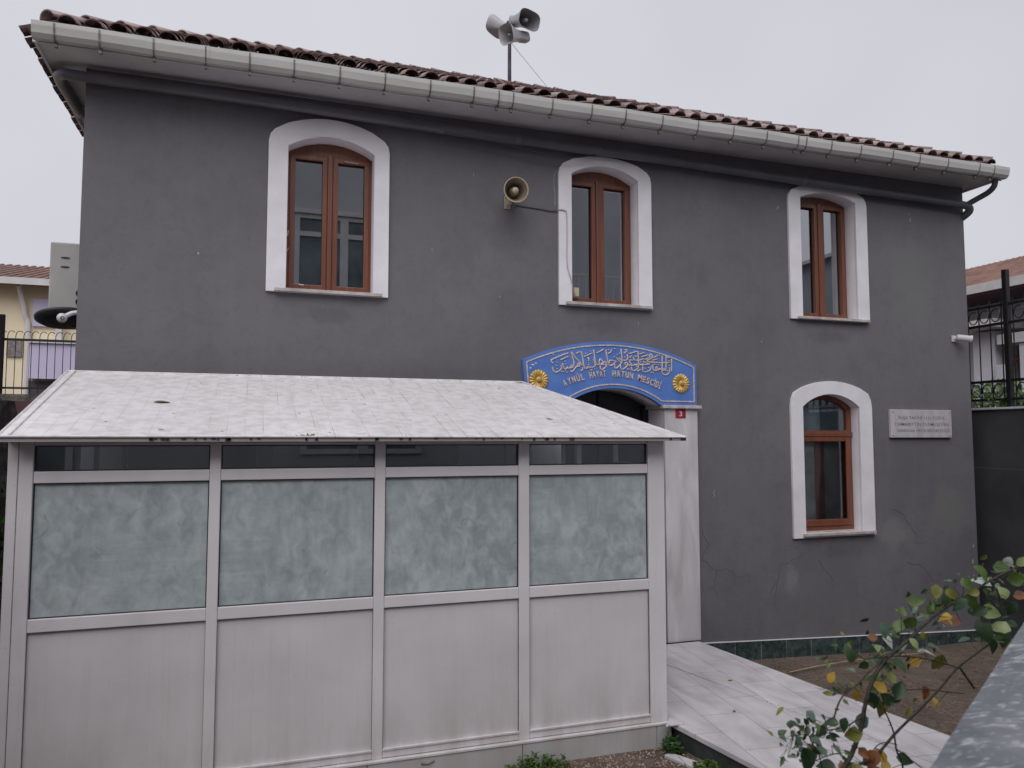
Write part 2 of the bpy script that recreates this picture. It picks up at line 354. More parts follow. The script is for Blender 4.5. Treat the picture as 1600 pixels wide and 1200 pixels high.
M_HORNDARK = basic('shaded horn mouth grey', (.24, .235, .25), .5, .1, 8)
M_MAST = basic('purple grey mast paint', (.10, .085, .13), .5, .1)
M_CABLE = basic('dark cable', (.05, .05, .055), .5, .1)
M_CABLEW = basic('painted over cable', (.5, .47, .48), .5, .1)
M_BLACK = basic('black iron paint', (.012, .012, .014), .4, .3, 12)
M_PLASTICW = basic('white camera plastic', (.62, .60, .62), .35, .05)
M_LENS = basic('dark lens', (.02, .02, .03), .15, .1)
M_AC = basic('grey air conditioner case', (.40, .40, .385), .5, .1, 3)
M_BLKPLASTIC = basic('black plastic', (.03, .03, .033), .5, .3, 10)
k = NT('flaking painted concrete')         # blue grey coping with white flakes
fl = k.noise(1, 7, .68, k.mapping(sc=(11, 32, 12), rot=(0, 0, R(18))), .5)
fl2 = k.noise(1, 5, .6, k.mapping(sc=(30, 75, 30), rot=(0, 0, R(18))), .4)
cc = k.mix(k.ramp(k.noise(9, 6), .3, .7), (.11, .12, .135), (.21, .22, .235))
cc = k.mix(k.ramp(fl, .55, .64), cc, (.44, .45, .49)); cc = k.mix(k.math('MULTIPLY', k.ramp(fl2, .58, .66), .6), cc, (.50, .51, .55))
cc = k.mix(k.math('MULTIPLY', k.ramp(k.noise(13, 5), .62, .72), .6), cc, (.36, .33, .31))
k.col(cc).rough(.55).bump(k.math('ADD', fl, k.math('MULTIPLY', k.noise(60, 5), .4)), .5, .006); M_COPING = k.m
k = NT('courtyard earth')
e = k.mix(k.ramp(k.noise(2.2, 6, .65), .3, .7), (.125, .088, .066), (.235, .175, .14))
e = k.mix(k.math('MULTIPLY', k.ramp(k.noise(60, 5, .7), .5, .7), .7), e, (.30, .235, .19))
e = k.mix(k.math('MULTIPLY', k.ramp(k.noise(35, 5, .7), .55, .7), .7), e, (.055, .04, .032))
k.col(e).rough(.9).bump(k.math('ADD', k.noise(45, 7, .7), k.math('MULTIPLY', k.noise(7, 5, .6), 1.5)), 1.0, .04); M_EARTH = k.m
M_PEBBLE = basic('tan gravel', (.46, .36, .30), .85, .3, 14, c2=(.16, .10, .075))
M_STRAW = basic('dry straw', (.40, .31, .23), .8, .2, 9, c2=(.24, .17, .12))
M_DARKSTONE = basic('dark kerb stone', (.055, .06, .058), .6, .3, 9, .4)
M_WETWALL = basic('dark grey yard wall', (.07, .07, .078), .6, .2, 2, .3)
M_STONE = basic('rubble stone', (.17, .155, .14), .9, .35, 7, .9, bscale=12, bd=.04)
M_CREAMWALL = basic('cream house wall', (.84, .73, .53), .8, .04, 1)
M_LILAC = basic('lilac paint', (.56, .52, .70), .8, .05, 1)
M_HWHITE = basic('white house wall', (.62, .61, .66), .7, .06, 1)
M_TRIM = basic('white trim', (.62, .60, .60), .6, .06)
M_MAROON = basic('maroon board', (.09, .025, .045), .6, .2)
M_ROOM = basic('unlit room plaster', (.30, .30, .31), .9, .1)
M_OPP = basic('facing house plaster', (.50, .50, .515), .85, .08, .7)
M_OPPB = basic('bluish facing wall', (.40, .45, .50), .85, .08, .7)
M_OPPGLASS = basic('curtained window opposite', (.17, .205, .225), .3, .35, 1.6)
M_CURTAIN = basic('net curtain', (.62, .66, .70), .9, .1, 12)
M_ASPHALT = basic('street asphalt', (.06, .06, .06), .9, .2, 5, .4)
def leafmat(name, c, c2, rough=.4):
    k = NT(name); k.col(k.mix(k.ramp(k.noise(35, 3), .35, .7), c2, c)).rough(rough)
    try: k.p.inputs['Subsurface Weight'].default_value = .0
    except KeyError: pass
    tl = k.new('ShaderNodeBsdfTranslucent'); tl.inputs[0].default_value = (*c, 1)
    mx = k.new('ShaderNodeMixShader'); mx.inputs[0].default_value = .15
    k.l.new(k.p.outputs[0], mx.inputs[1]); k.l.new(tl.outputs[0], mx.inputs[2]); k.l.new(mx.outputs[0], k.out.inputs[0]); return k.m
LEAF = {'d': leafmat('dark rose leaf', (.042, .085, .028), (.018, .045, .018)), 'g': leafmat('green rose leaf', (.11, .17, .03), (.055, .10, .02)),
        'y': leafmat('yellowing leaf', (.24, .23, .04), (.12, .15, .03)), 'a': leafmat('yellow leaf', (.52, .34, .04), (.36, .22, .04)),
        'o': leafmat('orange brown leaf', (.36, .14, .05), (.14, .06, .03)), 'p': leafmat('pale green leaf', (.30, .36, .16), (.18, .25, .10)),
        'w': leafmat('white sheen leaf', (.52, .56, .52), (.36, .42, .36), .25), 'b': leafmat('bluish green leaf', (.14, .22, .16), (.06, .11, .07), .25)}  # 'w': white sheen on glossy leaves, painted into the leaf colour
M_WEED = leafmat('weed leaf', (.075, .16, .04), (.03, .08, .02))
M_WEEDY = leafmat('bright weed leaf', (.16, .24, .04), (.09, .15, .03))
M_HEDGE = leafmat('hedge leaf', (.06, .11, .04), (.02, .045, .018))
M_BARK = basic('rose stem bark', (.060, .048, .032), .7, .4, 60, .4)

# measured relief strokes of the sign's calligraphy and the rose bush's stems and leaves (metres)
SCRIPT_STROKES = [
[(2.594, 2.602), (2.578, 2.617), (2.58, 2.634), (2.635, 2.66), (2.695, 2.685), (2.739, 2.701), (2.743, 2.71)],
[(2.669, 2.637), (2.707, 2.653), (2.746, 2.672)],
[(2.59, 2.57), (2.593, 2.544), (2.615, 2.52), (2.64, 2.528), (2.669, 2.546), (2.678, 2.567), (2.669, 2.59)],
[(2.688, 2.605), (2.697, 2.567), (2.713, 2.553), (2.732, 2.563), (2.736, 2.574), (2.745, 2.56), (2.764, 2.569), (2.783, 2.594), (2.793, 2.576), (2.751, 2.56)],
[(2.775, 2.715), (2.787, 2.668), (2.8, 2.624), (2.799, 2.576)],
[(2.764, 2.54), (2.78, 2.529), (2.799, 2.547), (2.825, 2.577), (2.854, 2.584), (2.863, 2.602), (2.847, 2.61), (2.835, 2.589)],
[(2.784, 2.706), (2.816, 2.663), (2.851, 2.628), (2.889, 2.588)],
[(2.822, 2.698), (2.861, 2.721)],
[(2.892, 2.573), (2.886, 2.549), (2.866, 2.543)],
[(2.874, 2.721), (2.89, 2.656), (2.899, 2.597), (2.912, 2.565), (2.934, 2.568), (2.941, 2.583), (2.957, 2.569), (2.97, 2.581), (2.983, 2.573), (3.012, 2.589), (3.016, 2.607), (2.996, 2.654)],
[(3.0, 2.741), (3.01, 2.675), (3.019, 2.625), (3.035, 2.604), (3.058, 2.608), (3.058, 2.638), (3.072, 2.659), (3.094, 2.627), (3.074, 2.608), (3.058, 2.608)],
[(3.074, 2.608), (3.101, 2.606), (3.104, 2.627), (3.124, 2.628), (3.13, 2.607), (3.101, 2.606)],
[(3.065, 2.596), (3.074, 2.563), (3.097, 2.561), (3.123, 2.586), (3.137, 2.607)],
[(3.125, 2.748), (3.138, 2.679), (3.147, 2.629), (3.166, 2.599), (3.2, 2.609), (3.216, 2.628), (3.236, 2.637)],
[(3.163, 2.62), (3.164, 2.644), (3.19, 2.648), (3.236, 2.637)],
[(2.906, 2.675), (2.945, 2.691), (2.987, 2.71)],
[(3.03, 2.712), (3.069, 2.731), (3.105, 2.752)],
[(2.935, 2.661), (2.951, 2.661), (2.948, 2.631)],
[(3.148, 2.71), (3.178, 2.729), (3.185, 2.756)],
[(2.966, 2.549), (2.989, 2.555)],
[(3.234, 2.677), (3.257, 2.65), (3.29, 2.627)],
[(3.284, 2.76), (3.29, 2.7), (3.293, 2.651), (3.29, 2.624)],
[(3.263, 2.675), (3.28, 2.654), (3.293, 2.651)],
[(3.216, 2.619), (3.216, 2.583), (3.236, 2.577), (3.266, 2.602), (3.286, 2.624)],
[(3.307, 2.652), (3.333, 2.653), (3.354, 2.671), (3.348, 2.714)],
[(3.276, 2.608), (3.279, 2.578), (3.299, 2.567), (3.326, 2.583), (3.353, 2.611), (3.34, 2.635), (3.323, 2.625), (3.333, 2.61), (3.353, 2.611)],
[(3.407, 2.655), (3.381, 2.657), (3.374, 2.636), (3.394, 2.618), (3.373, 2.605), (3.363, 2.617)],
[(3.37, 2.608), (3.407, 2.606), (3.431, 2.616)],
[(3.39, 2.594), (3.396, 2.564), (3.416, 2.555), (3.45, 2.571), (3.464, 2.596), (3.461, 2.617), (3.441, 2.617), (3.444, 2.601), (3.461, 2.602)],
[(3.411, 2.689), (3.418, 2.664), (3.441, 2.656), (3.482, 2.66), (3.523, 2.677)],
[(3.463, 2.742), (3.465, 2.681), (3.468, 2.633), (3.488, 2.612), (3.509, 2.622), (3.539, 2.616)],
[(3.364, 2.717), (3.408, 2.728), (3.453, 2.745)],
[(3.476, 2.715), (3.538, 2.736)],
[(3.371, 2.678), (3.401, 2.703)],
[(3.314, 2.719), (3.341, 2.738), (3.345, 2.756), (3.321, 2.749)],
[(3.447, 2.55), (3.491, 2.572)],
[(3.509, 2.619), (3.512, 2.585), (3.511, 2.561), (3.535, 2.546), (3.566, 2.556), (3.594, 2.575), (3.601, 2.603)],
[(3.478, 2.612), (3.505, 2.622), (3.515, 2.616), (3.587, 2.627), (3.563, 2.632), (3.516, 2.649)],
[(3.612, 2.689), (3.588, 2.695), (3.589, 2.716), (3.606, 2.72), (3.616, 2.699), (3.605, 2.68), (3.564, 2.663), (3.567, 2.648), (3.629, 2.644), (3.715, 2.64), (3.806, 2.646)],
[(3.618, 2.619), (3.621, 2.579), (3.635, 2.566), (3.666, 2.568), (3.652, 2.583), (3.663, 2.602), (3.676, 2.571), (3.694, 2.584), (3.714, 2.569), (3.742, 2.57), (3.745, 2.583), (3.721, 2.579)],
[(3.723, 2.711), (3.722, 2.653), (3.719, 2.579), (3.721, 2.545), (3.745, 2.524), (3.783, 2.537), (3.801, 2.563), (3.801, 2.6)],
[(3.765, 2.707), (3.764, 2.639), (3.759, 2.561)],
[(3.824, 2.684), (3.823, 2.625), (3.822, 2.554)],
[(3.496, 2.691), (3.571, 2.712)],
[(3.533, 2.665), (3.592, 2.689)],
[(3.612, 2.662), (3.674, 2.679)],
[(3.626, 2.687), (3.671, 2.71), (3.668, 2.722)],
[(3.779, 2.692), (3.807, 2.696)]]
SCRIPT_DOTS = [(2.597, 2.685), (2.631, 2.612), (2.628, 2.583), (2.634, 2.554), (2.712, 2.624), (2.717, 2.6), (2.678, 2.529), (2.697, 2.529), (2.719, 2.536), (2.732, 2.524), (3.009, 2.562), (2.951, 2.617), (2.951, 2.599), (2.922, 2.705), (3.151, 2.746), (3.218, 2.758), (3.214, 2.685), (2.971, 2.728), (3.32, 2.683), (3.349, 2.571), (3.366, 2.569), (3.432, 2.695), (3.449, 2.696), (3.489, 2.642), (3.244, 2.704), (3.267, 2.717), (3.535, 2.583), (3.577, 2.59), (3.603, 2.545), (3.621, 2.545), (3.635, 2.626), (3.653, 2.623), (3.68, 2.621), (3.701, 2.618), (3.795, 2.621), (3.777, 2.565), (3.695, 2.714), (3.796, 2.664)]
ROSE_STEMS = [(0.0066, 0.0023, [(1.457, 1.724, 0.933), (1.574, 1.755, 1.062), (1.619, 1.766, 1.121), (1.64, 1.768, 1.187), (1.679, 1.776, 1.25), (1.742, 1.792, 1.294), (1.856, 1.821, 1.331), (1.94, 1.84, 1.367), (2.025, 1.86, 1.395), (2.166, 1.89, 1.428), (2.349, 1.925, 1.472), (2.54, 1.959, 1.503)]),
(0.0044, 0.0019, [(1.516, 1.742, 0.957), (1.7, 1.795, 1.03), (1.796, 1.82, 1.072), (1.895, 1.844, 1.107), (2.013, 1.871, 1.152), (2.118, 1.893, 1.203), (2.243, 1.918, 1.239), (2.324, 1.933, 1.259)]),
(0.0031, 0.0016, [(1.826, 1.839, 0.888), (1.797, 1.823, 1.025), (1.779, 1.815, 1.085), (1.729, 1.796, 1.159)]),
(0.0022, 0.001, [(1.49, 1.721, 1.182), (1.525, 1.729, 1.229), (1.601, 1.753, 1.248), (1.663, 1.77, 1.275), (1.742, 1.792, 1.294)]),
(0.0016, 0.0009, [(1.559, 1.751, 1.048), (1.519, 1.736, 1.079), (1.471, 1.72, 1.088), (1.412, 1.699, 1.091)]),
(0.0031, 0.0026, [(2.135, 1.897, 1.204), (2.172, 1.907, 1.168), (2.216, 1.919, 1.126)]),
(0.0018, 0.0012, [(1.631, 1.758, 1.313), (1.791, 1.805, 1.295), (1.959, 1.852, 1.258), (2.121, 1.893, 1.207)]),
(0.0014, 0.001, [(1.793, 1.812, 1.194), (1.927, 1.849, 1.173), (2.048, 1.88, 1.145), (2.155, 1.906, 1.119)]),
(0.0018, 0.0011, [(1.656, 1.776, 1.144), (1.603, 1.759, 1.151), (1.542, 1.74, 1.146), (1.452, 1.709, 1.157), (1.394, 1.689, 1.158)]),
(0.0014, 0.0009, [(1.668, 1.785, 1.038), (1.699, 1.793, 1.057), (1.747, 1.808, 1.055), (1.803, 1.824, 1.035)]),
(0.0016, 0.001, [(1.797, 1.823, 1.025), (1.864, 1.844, 0.982), (1.932, 1.864, 0.937)]),
(0.0018, 0.0011, [(2.293, 1.914, 1.467), (2.351, 1.929, 1.409), (2.359, 1.934, 1.355), (2.345, 1.934, 1.315)]),
(0.0018, 0.0009, [(2.35, 1.926, 1.462), (2.463, 1.946, 1.483), (2.501, 1.953, 1.491)]),
(0.0016, 0.0009, [(1.439, 1.71, 1.063), (1.418, 1.7, 1.111), (1.388, 1.687, 1.143), (1.37, 1.68, 1.167), (1.321, 1.672, 1.173)])]
ROSE_LEAVES = [(1.548, 1.717, 1.346, 0.05, 'd'), (1.858, 1.79, 1.451, 0.05, 'g'), (2.002, 1.852, 1.456, 0.048, 'y'), (2.053, 1.843, 1.448, 0.04, 'y'), (2.125, 1.85, 1.474, 0.045, 'g'), (2.256, 1.908, 1.486, 0.07, 'g'), (2.331, 1.972, 1.45, 0.067, 'w'), (2.431, 1.979, 1.486, 0.054, 'g'), (2.46, 1.98, 1.5, 0.049, 'w'), (2.462, 1.93, 1.514, 0.043, 'p'), (2.509, 1.975, 1.388, 0.049, 'o'), (2.366, 1.923, 1.419, 0.047, 'p'), (2.277, 1.899, 1.366, 0.065, 'p'), (2.317, 1.904, 1.315, 0.07, 'p'), (2.255, 1.902, 1.309, 0.079, 'd'), (2.489, 2.013, 1.29, 0.064, 'd'), (2.452, 2.0, 1.247, 0.074, 'd'), (1.99, 1.892, 1.371, 0.076, 'b'), (1.914, 1.873, 1.365, 0.052, 'g'), (1.705, 1.759, 1.385, 0.049, 'b'), (1.662, 1.758, 1.37, 0.028, 'o'), (1.737, 1.812, 1.319, 0.042, 'p'), (1.796, 1.838, 1.328, 0.042, 'w'), (1.864, 1.865, 1.363, 0.052, 'g'), (2.152, 1.938, 1.339, 0.06, 'o'), (2.007, 1.83, 1.381, 0.044, 'a'), (1.928, 1.865, 1.251, 0.048, 'a'), (2.055, 1.904, 1.224, 0.063, 'y'), (1.962, 1.863, 1.279, 0.048, 'w'), (1.861, 1.805, 1.324, 0.038, 'p'), (1.726, 1.797, 1.283, 0.062, 'd'), (1.768, 1.774, 1.276, 0.053, 'd'), (1.765, 1.854, 1.229, 0.038, 'p'), (1.832, 1.867, 1.213, 0.047, 'y'), (1.73, 1.809, 1.214, 0.05, 'a'), (1.8, 1.807, 1.197, 0.063, 'd'), (1.537, 1.781, 1.267, 0.036, 'a'), (1.559, 1.757, 1.254, 0.039, 'b'), (1.66, 1.821, 1.191, 0.037, 'a'), (1.736, 1.841, 1.162, 0.05, 'd'), (1.768, 1.819, 1.171, 0.05, 'd'), (1.953, 1.86, 1.154, 0.048, 'o'), (1.751, 1.824, 1.141, 0.05, 'y'), (1.632, 1.774, 1.141, 0.052, 'b'), (1.513, 1.71, 1.164, 0.042, 'd'), (1.571, 1.744, 1.12, 0.055, 'y'), (1.478, 1.76, 1.134, 0.043, 'd'), (1.44, 1.673, 1.192, 0.037, 'd'), (1.35, 1.638, 1.232, 0.032, 'b'), (1.44, 1.73, 1.126, 0.046, 'b'), (1.416, 1.69, 1.116, 0.045, 'b'), (1.381, 1.703, 1.092, 0.067, 'd'), (1.326, 1.686, 1.172, 0.024, 'b'), (1.33, 1.664, 1.164, 0.025, 'b'), (1.362, 1.767, 1.126, 0.025, 'b'), (1.298, 1.652, 1.133, 0.022, 'b'), (1.33, 1.677, 1.141, 0.022, 'b'), (1.487, 1.708, 1.104, 0.034, 'b'), (1.881, 1.873, 0.966, 0.052, 'd'), (1.659, 1.774, 1.033, 0.06, 'o'), (1.717, 1.799, 1.027, 0.045, 'a'), (1.793, 1.86, 0.965, 0.042, 'a'), (1.63, 1.768, 1.055, 0.036, 'o'), (1.554, 1.767, 1.031, 0.035, 'o'), (2.23, 1.962, 1.266, 0.042, 'b'), (2.092, 1.85, 1.411, 0.058, 'd'), (2.158, 1.861, 1.415, 0.054, 'g'), (2.273, 1.9, 1.419, 0.051, 'd'), (2.026, 1.895, 1.397, 0.045, 'g'), (2.086, 1.894, 1.417, 0.045, 'd'), (2.22, 1.892, 1.374, 0.055, 'd'), (2.438, 1.939, 1.454, 0.058, 'g'), (2.398, 1.923, 1.365, 0.052, 'd'), (2.515, 1.966, 1.445, 0.054, 'g'), (2.155, 1.856, 1.445, 0.04, 'y'), (1.865, 1.854, 1.303, 0.039, 'w'), (2.064, 1.924, 1.269, 0.041, 'b'), (1.52, 1.793, 1.028, 0.051, 'd'), (1.435, 1.74, 1.093, 0.042, 'd'), (1.622, 1.809, 1.327, 0.037, 'g'), (1.775, 1.76, 1.433, 0.033, 'g'), (2.312, 1.924, 1.248, 0.052, 'd'), (2.347, 1.992, 1.249, 0.048, 'd'), (2.058, 1.922, 1.098, 0.032, 'a'), (1.635, 1.764, 1.293, 0.032, 'd'), (1.45, 1.761, 1.168, 0.027, 'd'), (1.473, 1.738, 1.178, 0.023, 'b'), (1.57, 1.791, 1.118, 0.028, 'b'), (1.675, 1.782, 0.995, 0.052, 'o'), (1.584, 1.744, 1.022, 0.047, 'y')]

# ================================================================ the setting
D = 6.55                                   # the facade's plane
def ground_z(x, y): return -.155 - .095 * max(0, min(1, x - 3.0)) - .06 * max(0, min(1, (x - 4.8) / 1.6)) * max(0, min(1, (y - 4) / 2))
bm = bmesh.new()
def axis_steps(a, b, fine0, fine1, st):
    s = [a, a / 3, a / 9, fine0]; x = fine0
    while x < fine1 - 1e-6: x += st; s.append(x)
    return s + [b / 9, b / 3, b]
xs = axis_steps(-900, 900, -12, 20, .4); ys = axis_steps(-900, 900, -10, 20, .4); gv = []
for y in ys:
    gv.append([bm.verts.new((x, y, ground_z(x, y) + (.012 * noise.noise(Vector((x * 2.3, y * 2.3, 0))) if abs(x) < 19 and abs(y) < 19 else 0))) for x in xs])
for j in range(len(ys) - 1):
    for i in range(len(xs) - 1): bm.faces.new((gv[j][i], gv[j][i + 1], gv[j + 1][i + 1], gv[j + 1][i]))
kind(obj('ground', bm, M_EARTH, smooth=True), 'structure')
# paved path to the door: a raised marble slab with a dark stone flank
PL = [(2.74, 4.78), (3.17, 1.75)]; PR = [(4.05, 6.545), (4.56, 1.75)]
bm = bmesh.new(); prism(bm, [(2.74, 4.78), (3.17, 1.75), (4.290, 1.75), (3.76, 4.19), (3.39, 5.88), (3.26, 6.47), (2.30, 6.47), (2.30, 6.25), (2.74, 6.25)], -.035, 0)
prism(bm, [(4.298, 1.75), (4.56, 1.75), (4.06, 6.47), (3.268, 6.47), (3.398, 5.88), (3.768, 4.19)], -.035, .0015)
kind(obj('path', bm, M_PATH, bevel=.004), 'structure')
bm = bmesh.new(); prism(bm, [(2.765, 4.78), (3.195, 1.76), (4.54, 1.76), (4.04, 6.46), (2.76, 6.46)], -.40, -.036)
kind(obj('path_base', bm, M_DARKSTONE), 'structure')
# street behind the parapet, where the photographer stands
bm = bmesh.new(); prism(bm, [(-14, -5.4), (14.5, -5.4), (14.5, 8.0), (8.6, 4.6), (3.9, 2.43), (.2, .12), (-4, -1.7), (-14, -5.0)], -.5, .22)
kind(obj('street', bm, M_ASPHALT), 'structure')

# ================================================================ the mosque
B = thing('small_mosque', 'two storey dark grey prayer house with red tiled roof and white arched window surrounds', 'building', (3.2, 9.3, -.3))
XL, XR, ZT = -1.28, 7.69, 4.8
WIN = [ # inner opening x0,x1,z0,spring,apex ; outer ring x0,x1,z0,shoulder,apex ; depth
    dict(i=(.24, .955, 3.155, 4.36, 4.468), o=(.083, 1.085, 3.125, 4.49, 4.625), d=.13, s=(.15, 1.03)),
    dict(i=(2.80, 3.50, 3.19, 4.408, 4.512), o=(2.67, 3.642, 3.155, 4.50, 4.605), d=.14, s=(2.735, 3.63)),
    dict(i=(5.402, 6.122, 3.185, 4.448, 4.522), o=(5.252, 6.272, 3.155, 4.52, 4.600), d=.135, s=(5.33, 6.25)),
    dict(i=(5.37, 6.095, .955, 2.245, 2.378), o=(5.222, 6.26, .905, 2.39, 2.515), d=.10, s=(5.33, 6.24))]
holes = [opening(*w['i'], g=.03) for w in WIN]
holes.append([(2.33, -.02), (4.10, -.02), (4.10, 2.2)] + arc(2.48, 3.95, 2.2, 2.52)[0:] + [(2.33, 2.2)])
wb_ = plate_mesh([[(XL, -.5), (XR + .01, -.5), (XR - .0, ZT), (XL, ZT)]] + holes, D, D + .34)
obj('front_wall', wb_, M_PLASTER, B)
obj('side_wall', boxes((XL, XL + .3, D + .34, 12.3, -.5, ZT)), M_PLASTER, B)
obj('side_wall', boxes((XR - .3, XR, D + .34, 12.3, -.5, ZT)), M_PLASTER, B)
obj('back_wall', boxes((XL, XR, 12.3, 12.6, -.5, ZT)), M_PLASTER, B)
obj('interior_floor', boxes((XL + .3, XR - .3, D + .34, 12.3, 2.62, 2.8), (XL + .3, XR - .3, D + .34, 12.3, -.2, -.02), (XL + .3, XR - .3, D + .34, 12.3, ZT - .1, ZT)), M_ROOM, B)
obj('interior_wall', boxes((XL + .3, XR - .3, 8.6, 8.7, -.02, 2.62), (XL + .3, XR - .3, 8.6, 8.7, 2.8, ZT - .1)), M_ROOM, B)
M_CHIP = basic('bare undercoat', (.40, .385, .39), .8, .2, 30)
# paint chips and scrapes on the render (raised flakes, each about a millimetre)
bm = bmesh.new()
def chip(x, z, w, h, a):
    pts = []
    for i in range(9):
        t = 2 * math.pi * i / 9; q = rnd.uniform(.55, 1.1); px, pz = w * q * math.cos(t), h * q * math.sin(t)
        pts.append((x + px * math.cos(a) - pz * math.sin(a), z + px * math.sin(a) + pz * math.cos(a)))
    obj('paint_chip', plate_mesh([pts], D - .0012, D + .002), M_CHIP, B)
for c in ((5.137, 4.31, .012, .028, -.7), (6.905, 4.35, .012, .03, -.35), (6.89, 4.41, .008, .016, -.4), (4.303, 1.39, .004, .03, -.5), (4.31, 1.36, .004, .02, -.4), (1.472, 3.58, .003, .022, 0), (-.435, 3.40, .009, .011, 0),
          (1.85, 4.30, .003, .02, 0), (3.5, 3.02, .004, .02, .3), (2.1, 3.2, .006, .01, 0), (4.9, 2.9, .004, .012, .4), (.3, 4.63, .004, .01, 0), (7.62, .55, .012, .03, 0), (7.64, .72, .010, .02, 0), (7.63, .40, .014, .018, 0)): chip(*c)
tube(bm, smooth_pts([(2.655, D - .001, 4.42), (2.638, D - .001, 4.38), (2.63, D - .001, 4.3), (2.64, D - .001, 4.2), (2.642, D - .001, 4.09)]), .0035, n=5)
obj('scrape_mark', bm, M_CHIP, B)
CRACKS = [[(4.162, 1.039), (4.23, .893), (4.165, .753), (4.309, .631), (4.436, .649), (4.541, .553), (4.663, .575), (4.713, .499), (4.78, .539)],
 [(4.929, .365), (5.032, .525), (5.062, .634), (5.254, .698), (5.394, .759), (5.489, .838)], [(5.032, .525), (4.971, .271), (5.056, .118)],
 [(6.522, 1.167), (6.662, 1.104), (6.719, 1.002), (6.827, .878), (6.802, .78), (6.969, .804), (7.087, .848)], [(6.7, .586), (6.904, .536), (7.053, .368), (7.32, .393)],
 [(4.309, .631), (4.284, .461), (4.365, .312)], [(5.53, .684), (5.71, .448), (5.658, .3)]]
M_CRACK = basic('crack grime', (.085, .082, .088), .9, .2, 20)
for cr_ in CRACKS:
    pts = []
    for (xa, za_), (xb, zb_) in zip(cr_, cr_[1:]):
        for q in range(4):
            t = q / 4; pts.append((xa + (xb - xa) * t + rnd.uniform(-.012, .012), D + .0005, za_ + (zb_ - za_) * t + rnd.uniform(-.012, .012)))
    bm = bmesh.new(); tube(bm, pts, .0030, .0014, n=5); obj('crack', bm, M_CRACK, B)
# windows
def make_window(w, two=True):
    i = w['i']; o5 = w['o']; fy = D + w['d']
    x0, x1, z0, zs, za = i; ox0, ox1, oz0, osh, oza = o5
    sh = .10 if two else .15
    outer = [(ox0, oz0), (ox1, oz0), (ox1, osh - sh), (ox1 - .012, osh - sh * .45), (ox1 - .045, osh)] + arc(ox0 + .09, ox1 - .09, osh + (.035 if two else .03), oza)[1:-1] + [(ox0 + .045, osh), (ox0 + .012, osh - sh * .45), (ox0, osh - sh)]
    sur = plate_mesh([outer, opening(*i, gb=.0)], D - .028, D + .003)
    join(sur, plate_mesh([opening(*i, g=.029, gb=.029), opening(*i)], D + .003, fy + .07))
    W = obj('window', plate_mesh([opening(*i, g=-.002), *w['holes']], fy, fy + .06), M_WOOD, B, bevel=.004)
    obj('window_surround', sur, M_WHITE, W, bevel=.009, seg=3)
    s = obj('window_sill', boxes((w['s'][0], w['s'][1], D - .06, D - .0285, z0 - .030, z0 - .004), (x0 + .001, x1 - .001, D - .0285, fy + .055, z0 - .0, z0 + .003)), M_SILL, W, bevel=.004)
    for h in w['panes']:
        obj('pane', plate_mesh([h], fy + .028, fy + .032), M_GLASS if two else M_GLASS_DARK, W)
    return W
for n_, w in enumerate(WIN[:3]):
    x0, x1, z0, zs, za = w['i']; mid = (x0 + x1) / 2; f = .055; top = zs - .045
    cxm = mid + (.0, -.01, 0)[n_]
    lp = rect(x0 + .06, cxm - .055, z0 + .06, top); rp = rect(cxm + .055, x1 - .06, z0 + .06, top)
    w['holes'] = [lp, rp]; w['panes'] = [rect(x0 + .055, cxm - .05, z0 + .055, top + .005), rect(cxm + .05, x1 - .055, z0 + .055, top + .005)]
    W = make_window(w)
    fy = D + w['d']
    for (a, b) in ((x0 + .022, cxm - .022), (cxm + .022, x1 - .022)):
        s_ = obj('sash', plate_mesh([rect(a, b, z0 + .022, top + .032), rect(a + .044, b - .042, z0 + .068, top - .008)], fy - .014, fy + .002), M_WOOD, W, bevel=.005)
    obj('mullion', boxes((cxm - .020, cxm + .020, fy - .026, fy + .002, z0 + .02, zs + .01)), M_WOOD, W, bevel=.007)
    # plain curtain hanging well behind the glass
    bm = bmesh.new(); N = 26; cur = []
    for q in range(N + 1):
        xx = x0 - .25 + (x1 - x0 + .5) * q / N; yy = fy + .38 + .03 * math.sin(q * 1.5) + .015 * math.sin(q * 3.1)
        cur.append((bm.verts.new((xx, yy, z0 - .1)), bm.verts.new((xx, yy, (zs + .1) if n_ == 2 else (z0 + .35)))))
    for a, b in zip(cur, cur[1:]): bm.faces.new((a[0], b[0], b[1], a[1]))
    if n_ == 2: obj('curtain', bm, M_CURTAIN, W, smooth=True)
    else: bm.free()
    # smears of old mastic on the frame
    if n_ == 0:
        bm = bmesh.new(); tube(bm, [(x0 + .012, fy - .002, 3.63), (x0 + .018, fy - .003, 3.68)], .006, n=5); tube(bm, [(x0 + .01, fy - .002, 3.50), (x0 + .022, fy - .003, 3.53)], .004, n=5); tube(bm, [(x0 + .11, fy - .016, z0 + .065), (x0 + .15, fy - .016, z0 + .06)], .006, n=5)
        ms2 = bmesh.new(); tube(ms2, [(x1 - .24, fy - .015, top + .012), (x1 - .12, fy - .015, top + .004)], .0025, n=5)
        obj('mastic_smear', bm, M_TRIM, W); obj('mastic_line', ms2, M_TRIM, W)
w = WIN[3]; x0, x1, z0, zs, za = w['i']; f = .05
low_ = rect(x0 + f, x1 - f - .01, z0 + .10, 1.90)
up_ = [(x0 + f, 2.0), (x1 - f, 2.0)] + arc(x0 + f, x1 - f, zs - .03, za - .05)
w['holes'] = [low_, up_]; w['panes'] = [rect(x0 + f - .02, x1 - f + .01, z0 + .08, 1.92), [(x0 + f - .015, 1.985), (x1 - f + .015, 1.985)] + arc(x0 + f - .015, x1 - f + .015, zs - .03, za - .035)]
W = make_window(w, False)
fy = D + w['d']
